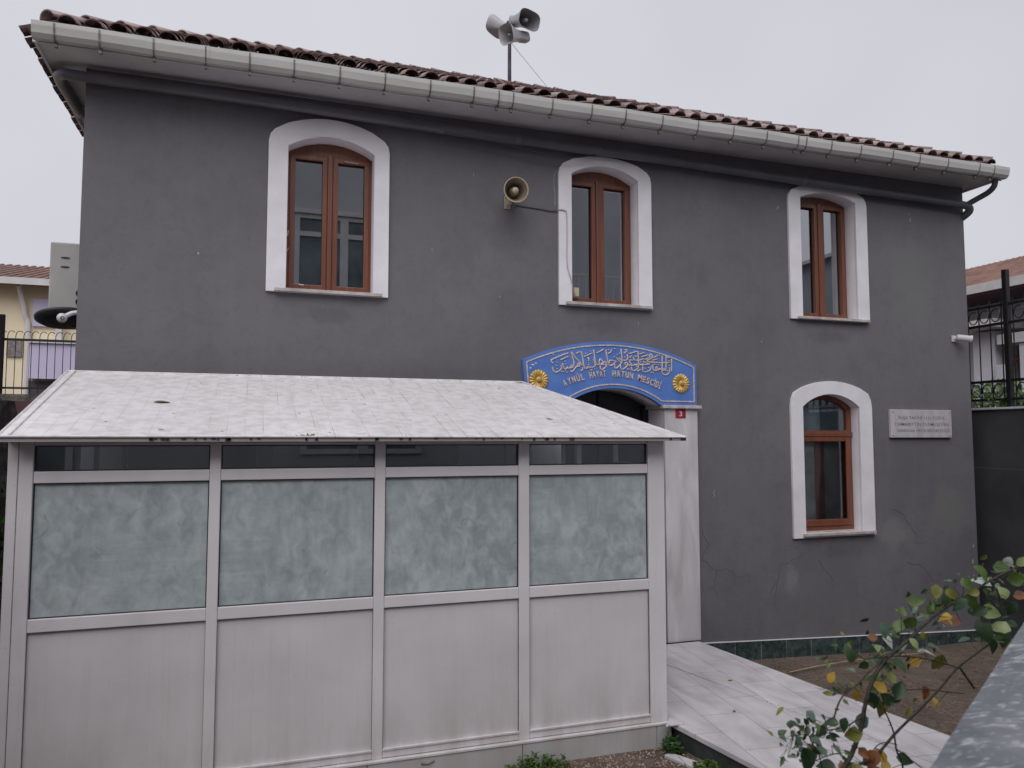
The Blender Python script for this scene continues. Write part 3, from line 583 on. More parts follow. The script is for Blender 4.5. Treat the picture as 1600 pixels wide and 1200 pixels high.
obj('sash', plate_mesh([rect(x0 + .03, x1 - .03, z0 + .05, 1.93), rect(x0 + .085, x1 - .09, z0 + .115, 1.885)], fy - .014, fy + .002), M_WOOD, W, bevel=.005)
obj('transom', boxes((x0 + .004, x1 - .004, fy - .02, fy + .002, 1.935, 1.985)), M_WOOD, W, bevel=.005)
obj('curtain', boxes((x0 + .30, x0 + .42, fy + .068, fy + .074, z0, 1.96)), basic('reddish inner curtain', (.62, .30, .24), .9, .2, 9), W)
obj('inner_backing', boxes((x0 - .2, x1 + .2, fy + .0805, fy + .084, z0 - .05, 1.96)), basic('pale inner backing', (.75, .75, .74), .9, .2, 5), W)  # sheet added close behind the glass so the lower pane looks less black
obj('fanlight_backing', boxes((x0 - .2, x1 + .2, fy + .0805, fy + .084, 1.975, 2.4)), basic('bluish fanlight backing', (.62, .76, .80), .9, .2, 5), W)  # same added backing, tinted blue for the upper pane

# entrance: marble jambs with caps, arched reveal, dark door
for (a, b, ca, cb) in ((3.745, 4.105, 3.713, 4.137), (2.33, 2.69, 2.298, 2.722)):
    j = obj('door_jamb', boxes((a, b, D - .05, D + .30, 0, 2.203)), M_MARBLE, B, bevel=.004)
    obj('jamb_cap', boxes((ca, cb, D - .085, D + .30, 2.204, 2.236)), M_SILL, j, bevel=.005)
rv = plate_mesh([[(2.335, 2.237), (2.335, 2.60), (4.10, 2.60), (4.10, 2.237)] + arc(2.72, 3.713, 2.237, 2.385)], D + .002, D + .30)
obj('arch_reveal', rv, M_MARBLE, B)
d_ = obj('entrance_door', boxes((2.69, 3.745, D + .301, D + .36, 0.01, 2.5)), M_DOOR, B)
obj('door_frame', boxes((2.69, 2.75, D + .27, D + .3005, 0.01, 2.30), (3.685, 3.7449, D + .27, D + .3005, 0.01, 2.25), (3.2, 3.25, D + .27, D + .3005, 0.01, 2.36)), M_BLACK, d_)

# green tile plinth following the sloping ground
bm = bmesh.new()
v = [bm.verts.new(p) for p in ((4.11, D - .022, -.045), (7.70, D - .022, -.20), (7.70, D - .022, -.5), (4.11, D - .022, -.5), (4.11, D - .001, -.045), (7.70, D - .001, -.20), (7.70, D - .001, -.5), (4.11, D - .001, -.5))]
for f in ((0, 3, 2, 1), (0, 1, 5, 4), (1, 2, 6, 5), (3, 0, 4, 7)): bm.faces.new([v[i] for i in f])
pl = obj('plinth', bm, M_TILEBAND, B)
bm = bmesh.new(); tube(bm, [(4.115, D - .012, -.042), (7.70, D - .012, -.197)], .008, n=5); obj('plinth_mortar', bm, M_SOFFIT, pl)

# eaves: soffit, fascia, gutter with brackets
EX0, EX1, EY = -1.55, 7.80, 6.14
obj('soffit', boxes((EX0 + .02, EX1 - .02, EY + .02, D - .002, ZT - .005, ZT + .02), (EX0 + .02, XL - .002, D - .002, 12.9, ZT - .005, ZT + .02), (XR + .002, EX1 - .02, D - .002, 12.9, ZT - .005, ZT + .02)), M_SOFFIT, B)
obj('fascia', boxes((EX0, EX1, EY, EY + .02, ZT - .04, ZT + .07), (EX0, EX0 + .02, EY + .02, 12.9, ZT - .03, ZT + .06), (EX1 - .02, EX1, EY + .02, 12.9, ZT - .03, ZT + .06)), M_SOFFIT, B)
gz = ZT + .005
prof = [(EY - .002, gz + .055), (EY - .004, gz - .02), (EY - .03, gz - .047), (EY - .072, gz - .047), (EY - .098, gz - .02), (EY - .11, gz + .03), (EY - .112, gz + .062), (EY - .104, gz + .066)]
bm = bmesh.new(); gx0, gx1 = -1.535, 7.78; rings = []
steps = 24
for s in range(steps + 1):
    x = gx0 + (gx1 - gx0) * s / steps; dz = .004 * math.sin(s * 1.7) ; rings.append([bm.verts.new((x, y, z + dz)) for y, z in prof])
for a, b in zip(rings, rings[1:]):
    for q in range(len(prof) - 1): bm.faces.new((a[q], b[q], b[q + 1], a[q + 1]))
bm.faces.new(rings[0]); bm.faces.new(rings[-1][::-1])
G = obj('gutter', bm, M_GUTTER, B, solid=.003)
for x in (-.39, 1.98, 5.04):                       # joints of the gutter lengths
    bm = bmesh.new(); r0 = [bm.verts.new((x - .03, y - (.003 if q > 2 else 0), z - .003)) for q, (y, z) in enumerate(prof)]; r1 = [bm.verts.new((x + .03, v.co.y, v.co.z)) for v in r0]
    for q in range(len(prof) - 1): bm.faces.new((r0[q], r1[q], r1[q + 1], r0[q + 1]))
    obj('gutter_joint', bm, M_GUTTER, G, solid=.003)
for x in (-1.4, -1.1, -.74, -.39, -.07, .26, .61, .97, 1.34, 1.71, 1.93, 2.05, 2.42, 2.79, 3.13, 3.5, 3.88, 4.26, 4.64, 4.99, 5.09, 5.4, 5.76, 6.16, 6.53, 6.9, 7.35, 7.56):
    bm = bmesh.new(); x += rnd.uniform(-.01, .01)
    pts = [(y - (.004 if q > 3 else 0), z - .006) for q, (y, z) in enumerate(prof)]
    r0 = [bm.verts.new((x - .006, y, z)) for y, z in pts]; r1 = [bm.verts.new((x + .006, y, z)) for y, z in pts]
    for q in range(len(pts) - 1): bm.faces.new((r0[q], r1[q], r1[q + 1], r0[q + 1]))
    box(bm, x - .010, x + .010, EY - .05, EY - .025, gz - .085, gz - .05)
    obj('gutter_bracket', bm, M_BRACKET, G, solid=.002)
# drain pipe under the eaves
bm = bmesh.new()
pp = [(-1.47, 7.4, 4.745), (-1.49, 6.75, 4.735), (-1.44, 6.53, 4.715), (-1.28, 6.475, 4.690), (-.6, 6.465, 4.685), (.4, 6.465, 4.675), (1.4, 6.465, 4.65), (2.5, 6.465, 4.632), (3.6, 6.465, 4.628), (5.0, 6.465, 4.600), (6.4, 6.465, 4.578), (7.4, 6.465, 4.562), (7.64, 6.46, 4.552), (7.70, 6.48, 4.50), (7.69, 6.62, 4.43)]
tube(bm, smooth_pts(pp, 4), .042, n=14)
for x, z in ((2.25, 4.637), (5.4, 4.594)):
    tube(bm, [(x - .04, 6.465, z), (x + .04, 6.465, z)], .049, n=14)
PI_ = obj('drain_pipe', bm, M_PIPE, B, smooth=True)
bm = bmesh.new(); tube(bm, smooth_pts([(7.70, 6.14, 4.78), (7.715, 6.17, 4.70), (7.73, 6.26, 4.655), (7.715, 6.38, 4.62), (7.66, 6.455, 4.575)], 5), .031, n=12); obj('pipe_elbow', bm, M_PIPE, PI_, smooth=True)
for x, z in ((-.9, 4.69), (.1, 4.68), (1.2, 4.657), (3.1, 4.63), (4.3, 4.613), (6.6, 4.575)):
    bm = bmesh.new(); tube(bm, [(x - .008, 6.465, z), (x + .008, 6.465, z)], .047, n=14); box(bm, x - .008, x + .008, 6.50, 6.549, z - .01, z + .01); obj('pipe_clip', bm, M_PIPE, PI_)

# roof: barrel tiles, each laid over the course below, on a hipped deck
SL = R(27.0); RUN = 3.42; TW = .168; CR = .31
def tile_field(bm, lay, o, u, v, nrm, length, run_slope, hip0, hip1, seed):
    rr = random.Random(seed); ncol = int(length / TW); nrow = int(run_slope / CR) + 1
    for r in range(nrow):
        s0 = r * CR; s1 = min(s0 + CR + .05, run_slope + .05)
        cut = s0 * math.cos(SL)
        for c in range(ncol + 1):
            uc = (c + .5) * TW
            if hip0 and uc < max(cut - .02, .10): continue
            if hip1 and uc > length - .10: continue
            if hip1 and uc > length - cut + .02: continue
            lim = min(uc if hip0 else 1e9, (length - uc) if hip1 else 1e9) / math.cos(SL) + .03
            if s0 > lim - .04: continue
            e1 = min(s1, lim)
            tone = rr.random(); lich = 1.0 if rr.random() < (.9 if uc < 1.6 else .22) else .12; jit = rr.uniform(-.012, .012); lift = rr.uniform(0, .008); sh = rr.uniform(-.006, .006)
            # cover: convex half barrel; pan: shallow trough at its right
            prof = []
            for q in range(9):
                a = math.pi * q / 8; prof.append((-math.cos(a) * .060, math.sin(a) * .047 + .010))
            pan = []
            for q in range(5):
                a = math.pi * q / 4; pan.append((.048 + (1 - math.cos(a)) * .036, .022 - math.sin(a) * .026))
            for pr, wd, l0, tk in ((prof, 1.0, .052, .013), (pan, 1.0, .03, .012)):
                rows = []
                for (s, up, k) in ((s0 + jit, l0 + lift, 1.0), (e1 + jit, .028 if pr is prof else .008, .84 if pr is prof else 1.0)):
                    rows.append([bm.verts.new(o + u * (uc + sh + x * k) + v * s + nrm * (h + up - .02)) for x, h in pr])
                for q in range(len(pr) - 1):
                    fs = [bm.faces.new((rows[0][q], rows[0][q + 1], rows[1][q + 1], rows[1][q]))]
                    for f in fs:
                        f.smooth = True
                        for lp in f.loops: lp[lay] = (tone, lich, 0, 1)
                # thickness of the lower lip
                lo = [bm.verts.new(vv.co - nrm * tk * (1 if pr is pan else .75)) for vv in rows[0]]
                for q in range(len(pr) - 1):
                    f = bm.faces.new((lo[q], lo[q + 1], rows[0][q + 1], rows[0][q]))
                    for lp in f.loops: lp[lay] = (tone * .6, lich * .3, 0, 1)
RFo = Vector((EX0 - .03, EY - .035, 4.875)); W_ = EX1 - EX0 + .06; Dp = 2 * RUN
RF = None
cs, sn = math.cos(SL), math.sin(SL)
specs = [(RFo, Vector((1, 0, 0)), Vector((0, cs, sn)), W_, 11),
         (RFo + Vector((-.05, Dp, -.025)), Vector((0, -1, 0)), Vector((cs, 0, sn)), Dp, 12),
         (RFo + Vector((W_, 0, 0)), Vector((0, 1, 0)), Vector((-cs, 0, sn)), Dp, 13),
         (RFo + Vector((W_, Dp, 0)), Vector((-1, 0, 0)), Vector((0, -cs, sn)), W_, 14)]
# deck under the tiles
bm = bmesh.new(); zr = RFo.z + RUN * math.tan(SL) - .03; a0, b0 = RFo.x + .05, RFo.x + W_ - .05; y0, y1 = RFo.y + .06, RFo.y + Dp - .06; ze = RFo.z - .015
v = [bm.verts.new(p) for p in ((a0 - .06, y0 - .02, ze), (b0 + .06, y0 - .02, ze), (b0 + .06, y1, ze), (a0 - .06, y1, ze), (RFo.x + RUN, RFo.y + RUN, zr), (RFo.x + W_ - RUN, RFo.y + RUN, zr))]
for f in ((0, 1, 5, 4), (1, 2, 5), (2, 3, 4, 5), (3, 0, 4), (3, 2, 1, 0)): bm.faces.new([v[i] for i in f])
RF = obj('roof', bm, M_BRACKET, B)
for i, (o_, u_, v_, ln, sd_) in enumerate(specs):
    bm = bmesh.new(); lay = bm.loops.layers.float_color.new('tone')
    tile_field(bm, lay, o_, u_, v_, u_.cross(v_).normalized(), ln, RUN / cs, True, True, sd_)
    obj('roof_tiles', bm, M_TILE, RF)
def ridge(p, q, n):
    bm = bmesh.new(); lay = bm.loops.layers.float_color.new('tone'); p, q = Vector(p), Vector(q); d = (q - p); st = d.length / n; d.normalize(); s = d.cross(Vector((0, 0, 1))).normalized(); up = s.cross(d)
    for i in range(n):
        t = rnd.random(); rows = []
        for (a, rad, h) in ((i * st - .02, .080, .022), ((i + 1) * st + .03, .066, .0)):
            rows.append([bm.verts.new(p + d * a + s * (-math.cos(math.pi * k / 8) * rad) + up * (math.sin(math.pi * k / 8) * rad * .75 + h)) for k in range(9)])
        for k in range(8):
            f = bm.faces.new((rows[0][k], rows[0][k + 1], rows[1][k + 1], rows[1][k])); f.smooth = True
            for lp in f.loops: lp[lay] = (t, 1.0 if rnd.random() < .5 else .2, 0, 1)
    obj('ridge_tiles', bm, M_TILE, RF, solid=.012)
zt = RFo.z + RUN * math.tan(SL) + .02
A_ = (RFo.x + RUN, RFo.y + RUN, zt); B_ = (RFo.x + W_ - RUN, RFo.y + RUN, zt)
ridge(A_, B_, 9); ridge((RFo.x + .12, RFo.y + .12, RFo.z + .085), A_, 16); ridge((RFo.x + W_ - .12, RFo.y + .12, RFo.z + .085), B_, 16)
ridge((RFo.x + .03, RFo.y + Dp - .03, RFo.z + .04), A_, 16); ridge((RFo.x + W_ - .03, RFo.y + Dp - .03, RFo.z + .04), B_, 16)

# ================================================================ signs on the facade
S = thing('arched_sign', 'blue arched sign board with cream raised lettering over the mosque door', 'sign', (3.215, D - .03, 2.237))
sy = D - .052
outer = [(2.335, 2.2375), (2.335, 2.2375)][:1] + [(2.705, 2.2375)] + arc(2.73, 3.70, 2.2375, 2.388)[::-1] + [(3.735, 2.2375), (4.098, 2.2375)] + arc(2.305, 4.098, 2.632, 2.825, 26)
obj('board', plate_mesh([outer], sy, D - .001), M_BLUE, S, bevel=.003)
def offset_loop(lp, d):
    n = len(lp); area = sum(lp[i][0] * lp[(i + 1) % n][1] - lp[(i + 1) % n][0] * lp[i][1] for i in range(n)); sg = 1 if area > 0 else -1; out = []
    for i in range(n):
        p0, p1, p2 = Vector(lp[i - 1]), Vector(lp[i]), Vector(lp[(i + 1) % n]); e1 = (p1 - p0).normalized(); e2 = (p2 - p1).normalized()
        n1 = Vector((-e1.y, e1.x)) * sg; n2 = Vector((-e2.y, e2.x)) * sg; m = n1 + n2; m = m / max(m.length_squared, .3) * 2 if False else m.normalized() / max(.5, (m.normalized()).dot(n1))
        out.append((p1.x + m.x * d, p1.y + m.y * d))
    return out
trim = [(2.360, 2.268), (2.690, 2.268)] + arc(2.725, 3.705, 2.272, 2.418, 20)[::-1] + [(3.74, 2.268), (4.073, 2.268)] + arc(2.332, 4.073, 2.610, 2.796, 26)
obj('border_trim', plate_mesh([trim, offset_loop(trim, .0115)], sy - .006, sy + .001), M_CREAM, S, bevel=.002)
bm = bmesh.new()
for st in SCRIPT_STROKES:
    pts = smooth_pts([(x, sy - .002, z) for x, z in st], 4); n0 = len(bm.verts)
    tube(bm, pts, .0072, .0062, n=6)
for x, z in SCRIPT_DOTS:
    bmesh.ops.create_icosphere(bm, subdivisions=1, radius=.0075, matrix=Matrix.Translation((x, sy - .003, z)) @ Matrix.Rotation(.8, 4, 'Y'))
o = obj('calligraphy', bm, M_CREAM, S, smooth=True); o['label'] = 'line of raised Arabic calligraphy'
def base_arc(x):                                       # lettering baseline: circle through three measured points
    (ax, az), (bx, bz), (cx, cz) = (2.695, 2.392), (3.170, 2.497), (3.688, 2.388)
    return az * ((x - bx) * (x - cx)) / ((ax - bx) * (ax - cx)) + bz * ((x - ax) * (x - cx)) / ((bx - ax) * (bx - cx)) + cz * ((x - ax) * (x - bx)) / ((cx - ax) * (cx - bx))
for word, xa, xb in (('AYNÜL', 2.700, 2.915), ('HAYAT', 2.958, 3.128), ('HATUN', 3.186, 3.408), ('MESCİDİ', 3.448, 3.690)):
    bm = bmesh.new(); wts = [.45 if c == 'İ' else (1.25 if c == 'M' else 1) for c in word]; tot = sum(wts); x = xa
    for c, wt in zip(word, wts):
        cw = (xb - xa) * wt / tot; xm = x + cw / 2; sl = (base_arc(xm + .01) - base_arc(xm - .01)) / .02
        fit_text(bm, c, x + cw * .10, x + cw * .86, base_arc(xm) - sl * cw / 2, base_arc(xm) - sl * cw / 2 + .060, sy - .004, bold=.022, depth=.010, ang=math.atan(sl)); x += cw
    o = obj('lettering', bm, M_CREAM, S); o['label'] = 'raised word ' + word
for cx in (2.455, 3.925):
    bm = bmesh.new(); cz = 2.447; NP = 18; rr_ = .094
    prof = [(.0, -.028), (.014, -.026), (.020, -.016), (.03, -.012), (.06, -.020), (.080, -.018), (.090, -.010), (.094, .002)]
    rings = []
    for rad, h in prof:
        rings.append([bm.verts.new((cx + rad * (1 + (.05 * abs(math.sin(math.pi * k / 4)) - .03 if rad > .07 else 0)) * math.cos(2 * math.pi * k / (NP * 4)), sy + h + (.007 * (1 - abs(math.sin(math.pi * k / 4))) if rad > .02 else 0), cz + rad * 1.02 * (1 + (.05 * abs(math.sin(math.pi * k / 4)) - .03 if rad > .07 else 0)) * math.sin(2 * math.pi * k / (NP * 4)))) for k in range(NP * 4)])
    for a, b in zip(rings, rings[1:]):
        for k in range(NP * 4): bm.faces.new((a[k], a[(k + 1) % (NP * 4)], b[(k + 1) % (NP * 4)], b[k]))
    bmesh.ops.remove_doubles(bm, verts=bm.verts, dist=1e-5)
    obj('rosette', bm, M_GOLD, S)
bm = bmesh.new(); 
for (x, z, w_, h_) in ((2.40, 2.585, .02, .007), (2.43, 2.60, .015, .005), (2.375, 2.555, .012, .006)):
    pts = [(x + w_ * rnd.uniform(.6, 1.1) * math.cos(t), z + h_ * rnd.uniform(.6, 1.2) * math.sin(t)) for t in [i * math.pi / 4 for i in range(8)]]
    join(bm, plate_mesh([pts], sy - .0015, sy + .001))
o = obj('paint_flake', bm, M_WHITE, S); o['label'] = 'white flaked spots on the blue paint'

P = thing('marble_plaque', 'grey marble plaque with three lines of faded inscription beside the lower window', 'plaque', (6.93, D - .02, 1.92))
obj('slab', boxes((6.50, 7.355, D - .035, D - .001, 1.925, 2.228)), M_PLAQUE, P, bevel=.004)
for s_, xa, xb, za_ in (('İNŞA TARİHİ 1121 YÜZYIL', 6.60, 7.26, 2.125), ('T.SEMABETTİN DURMUŞOĞLU', 6.545, 7.32, 2.055), ('TARAFINDAN 1993 DE RESTORE EDİLDİ', 6.57, 7.32, 1.985)):
    bm = bmesh.new(); fit_text(bm, s_, xa, xb, za_, za_ + .033, D - .0355, bold=.005, depth=.0016); obj('inscription_line', bm, M_ENGRAVE, P)
for x in (6.53, 7.33):
    for z in (1.945, 2.20): bm = bmesh.new(); lathe(bm, [(0, -.004), (.006, -.003), (.008, .0005)], (x, D - .0355, z), (0, 1, 0), 8); obj('fixing_screw', bm, M_BRACKET, P)
N_ = thing('house_number_plate', 'small red plate with white number 3 on the marble jamb', 'number plate', (3.915, D - .052, 2.115))
obj('plate', boxes((3.86, 3.972, D - .056, D - .0505, 2.113, 2.2035)), M_RED, N_, bevel=.003)
bm = bmesh.new(); fit_text(bm, '3', 3.900, 3.930, 2.132, 2.182, D - .0565, bold=.012, depth=.0016); obj('number', bm, M_NUMWHITE, N_)

# ================================================================ things on the facade
# round horn loudspeaker
H = thing('horn_loudspeaker', 'round cream horn loudspeaker fixed to the grey wall left of the middle window', 'loudspeaker', (2.09, D - .02, 4.05))
o0 = Vector((2.190, 6.50, 4.135)); d0 = Vector((2.163, 6.275, 4.106)) - o0; L0 = d0.length
bm = bmesh.new(); lathe(bm, [(0, -.02), (.05, -.02), (.055, .0), (.055, .06), (.066, .08), (.078, .12), (.095, .17), (.107, L0 - .012), (.113, L0), (.111, L0 + .008), (.103, L0 + .002)], o0, d0, 36)
obj('horn', bm, M_HORN, H, smooth=True)
bm = bmesh.new(); lathe(bm, [(.103, L0 + .002), (.092, L0 - .03), (.076, L0 - .075), (.060, L0 - .115), (.05, L0 - .13), (.0, L0 - .13)], o0, d0, 36); obj('horn_inside', bm, M_HORNIN, H, smooth=True)
bm = bmesh.new(); lathe(bm, [(.045, L0 - .12), (.040, L0 - .08), (.030, L0 - .045), (.029, L0 - .028), (.024, L0 - .02), (.0, L0 - .018)], o0, d0, 24); obj('centre_plug', bm, M_HORN, H, smooth=True)
obj('wall_bracket', boxes((2.155, 2.18, 6.44, 6.549, 4.03, 4.10), (2.14, 2.20, 6.535, 6.5495, 4.01, 4.13)), M_HORN, H, bevel=.004)
bm = bmesh.new()
tube(bm, smooth_pts([(2.20, 6.40, 4.00), (2.25, 6.53, 4.05), (2.34, 6.543, 4.048), (2.50, 6.543, 4.040), (2.60, 6.543, 4.032), (2.662, 6.53, 4.045)], 4), .0055, n=6)
o = obj('loudspeaker_cable', bm, M_CABLE); tag(o, 'dark thin cable running from the horn loudspeaker to the middle window', 'cable'); recenter(o)
bm = bmesh.new()
tube(bm, smooth_pts([(2.664, 6.514, 4.045), (2.70, 6.514, 4.047), (2.73, 6.514, 4.040), (2.745, 6.514, 4.01), (2.748, 6.514, 3.8), (2.745, 6.514, 3.6), (2.755, 6.514, 3.49), (2.785, 6.514, 3.40), (2.800, 6.515, 3.33)], 4), .005, n=6)
o = obj('window_cable', bm, M_CABLEW); tag(o, 'pale cable down the white surround of the middle window', 'cable'); recenter(o)
JB = thing('junction_box', 'small yellowed junction box at the lower left corner of the middle window', 'junction box', (2.83, 6.66, 3.26))
obj('box_body', boxes((2.862, 2.915, 6.625, 6.672, 3.262, 3.345)), basic('yellowed plastic', (.6, .52, .36), .5, .1), JB, bevel=.004)
bm = bmesh.new(); tube(bm, smooth_pts([(2.800, 6.515, 3.335), (2.825, 6.56, 3.30), (2.86, 6.61, 3.28), (2.885, 6.622, 3.30)], 3), .004, n=6); obj('cable_tail', bm, M_CABLEW, JB)
bm = bmesh.new()
tube(bm, smooth_pts([(1.55, 6.43, 4.60), (2.0, 6.42, 4.575), (2.4, 6.42, 4.535), (2.75, 6.43, 4.52), (3.05, 6.46, 4.60)], 5), .005, n=5)
o = obj('hanging_wire', bm, M_CABLE); tag(o, 'thin dark wire sagging below the eaves pipe between the first two upper windows', 'cable'); recenter(o)
# bullet camera at the right corner
def bullet_camera(label, loc, d, mount, name_group):
    t = thing('security_camera', label, 'security camera', loc, 'white security cameras on the mosque corners')
    o = Vector(loc); d = Vector(d).normalized(); bm = bmesh.new()
    lathe(bm, [(0, -.085), (.028, -.085), (.036, -.07), (.038, .05), (.042, .055), (.042, .07), (.034, .072)], o, d, 20); obj('camera_body', bm, M_PLASTICW, t, smooth=True)
    bm = bmesh.new(); lathe(bm, [(.034, .070), (.02, .064), (0, .064)], o, d, 20); obj('lens', bm, M_LENS, t)
    bm = bmesh.new(); m = Vector(mount); tube(bm, smooth_pts([o - d * .03, o * .5 + m * .5 + Vector((0, 0, .01)), m], 3), .014, n=8); box(bm, m.x - .035, m.x + .035, m.y - .012, m.y + .0, m.z - .035, m.z + .035); obj('mount', bm, M_PLASTICW, t, bevel=.003)
bullet_camera('white bullet security camera on the right end of the grey wall below the eaves', (7.525, 6.45, 3.03), (.75, -.62, -.18), (7.47, 6.549, 3.035), 'r')
t = thing('security_camera', 'white round security camera on the left corner below the air conditioner', 'security camera', (-1.34, 6.60, 2.84), 'white security cameras on the mosque corners')
bm = bmesh.new(); bmesh.ops.create_uvsphere(bm, u_segments=16, v_segments=10, radius=.037, matrix=Matrix.Translation((-1.385, 6.585, 2.835))); obj('camera_head', bm, M_PLASTICW, t, smooth=True)
bm = bmesh.new(); lathe(bm, [(0, .036), (.014, .035), (.016, .03)], (-1.385, 6.585, 2.835), (.3, -1, -.15), 12); obj('lens', bm, M_LENS, t)
bm = bmesh.new(); tube(bm, [(-1.37, 6.60, 2.85), (-1.325, 6.62, 2.88), (-1.281, 6.63, 2.89)], .018, n=8); obj('mount', bm, M_PLASTICW, t)
# air conditioner on the left side wall
A = thing('air_conditioner', 'grey outdoor air conditioner unit on the left side wall of the mosque', 'air conditioner', (-1.45, 7.3, 2.94))
obj('case', boxes((-1.565, -1.315, 6.95, 7.72, 2.93, 3.50)), M_AC, A, bevel=.012)
for z in (3.375, 3.30):
    bm = bmesh.new(); lathe(bm, [(0, -.004), (.03, -.004), (.036, .004)], (-1.455, 6.948, z), (0, 1, 0), 16, sq=(1, .22, 1)); obj('grip_slot', bm, M_BLKPLASTIC, A)
bm = bmesh.new(); rg = lathe(bm, [(.20, .012), (.205, .0), (.05, .012), (0, .012)], (-1.56, 7.25, 3.21), (-1, 0, 0), 28); obj('fan_grille', bm, M_BLKPLASTIC, A)
bm = bmesh.new(); box(bm, -1.54, -1.281, 7.02, 7.05, 2.88, 2.9295); box(bm, -1.54, -1.281, 7.60, 7.63, 2.88, 2.9295); obj('bracket', bm, M_BRACKET, A)
bm = bmesh.new()
for z in (3.09, 3.02): lathe(bm, [(0, -.03), (.022, -.03), (.026, .0), (.02, .02)], (-1.345, 6.94, z), (0, -1, 0), 12)
tube(bm, smooth_pts([(-1.345, 6.92, 3.09), (-1.31, 6.88, 3.08), (-1.295, 6.85, 2.98), (-1.29, 6.83, 2.85)], 4), .014, n=8); tube(bm, smooth_pts([(-1.345, 6.92, 3.02), (-1.32, 6.88, 3.0), (-1.30, 6.86, 2.9), (-1.29, 6.84, 2.8)], 4), .014, n=8)
obj('valve_pipe', bm, M_BLKPLASTIC, A)
SD = thing('satellite_dish', 'dark round shallow shell seen nearly edge-on below the air conditioner', 'dish', (-1.42, 6.86, 2.78))
bm = bmesh.new(); q0 = Vector((-1.42, 6.84, 2.862)); dd_ = Vector((.10, -.20, -.97))
lathe(bm, [(.0, .055), (.09, .048), (.16, .03), (.205, .0), (.21, -.02), (.205, -.025), (.16, -.006), (.08, .012), (0, .018)], q0, dd_, 32); obj('dish_shell', bm, M_BLKPLASTIC, SD, smooth=True)
bm = bmesh.new(); tube(bm, [q0 + Vector((0, 0, -.03)), (-1.281, 6.90, 2.80)], .014, n=8); obj('dish_arm', bm, M_BLKPLASTIC, SD)

# horn mast on the roof
MS = thing('loudspeaker_mast', 'mast on the roof ridge carrying three grey horn loudspeakers', 'loudspeaker mast', (3.18, 9.5, 6.6))
bm = bmesh.new(); tube(bm, [(3.18, 9.5, 6.45), (3.18, 9.5, 7.46)], .026, .024, n=12); tube(bm, [(3.18, 9.5, 6.5), (3.18, 9.5, 6.70)], .04, .03, n=12); obj('pole', bm, M_MAST, MS, smooth=True)
def horn(neck, mouth, w, h, back=.12, inner=M_GREYHORN):
    neck, mouth = Vector(neck), Vector(mouth); d = mouth - neck; L = d.length; bm = bmesh.new(); e = .6
    pr = [(.0, -back), (.46, -back), (.54, -back + .02), (.54, -.02), (.50, .0), (.58, L * .3), (.72, L * .6), (.88, L * .86), (1.0, L), (1.0, L + .012)]
    lathe(bm, pr, neck, d, 28, sq=(w / 2, h / 2, e)); h_ = obj('horn', bm, M_GREYHORN, MS, smooth=True)
    bm = bmesh.new(); lathe(bm, [(1.0, L + .012), (.94, L + .004), (.74, L * .8), (.5, L * .5), (.36, L * .25), (.0, L * .2)], neck, d, 28, sq=(w / 2, h / 2, e)); obj('horn_mouth', bm, inner, h_, smooth=True)
    bm = bmesh.new(); lathe(bm, [(.0, L * .25), (.16, L * .3), (.15, L * .8), (.08, L * .86), (0, L * .87)], neck, d, 14, sq=(w / 2, w / 2, 1)); obj('horn_plug', bm, M_GREYHORN, h_, smooth=True)
horn((3.27, 9.36, 7.27), (3.05, 9.24, 7.20), .24, .26, .16)
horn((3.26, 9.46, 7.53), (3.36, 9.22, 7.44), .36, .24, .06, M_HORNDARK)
horn((3.17, 9.50, 7.42), (3.04, 9.66, 7.52), .40, .24, .06)
bm = bmesh.new(); tube(bm, [(3.20, 9.5, 7.62), (3.20, 9.5, 7.30)], .010, n=6); tube(bm, [(3.14, 9.5, 7.52), (3.30, 9.38, 7.56)], .012, n=6); tube(bm, [(3.18, 9.5, 7.28), (3.28, 9.38, 7.27)], .012, n=6); obj('clamp', bm, M_MAST, MS)
bm = bmesh.new(); tube(bm, [(3.20, 9.49, 7.24), (3.30, 9.5, 7.14), (3.92, 9.55, 6.55)], .0035, n=5); obj('guy_wire', bm, M_CABLEW, MS)

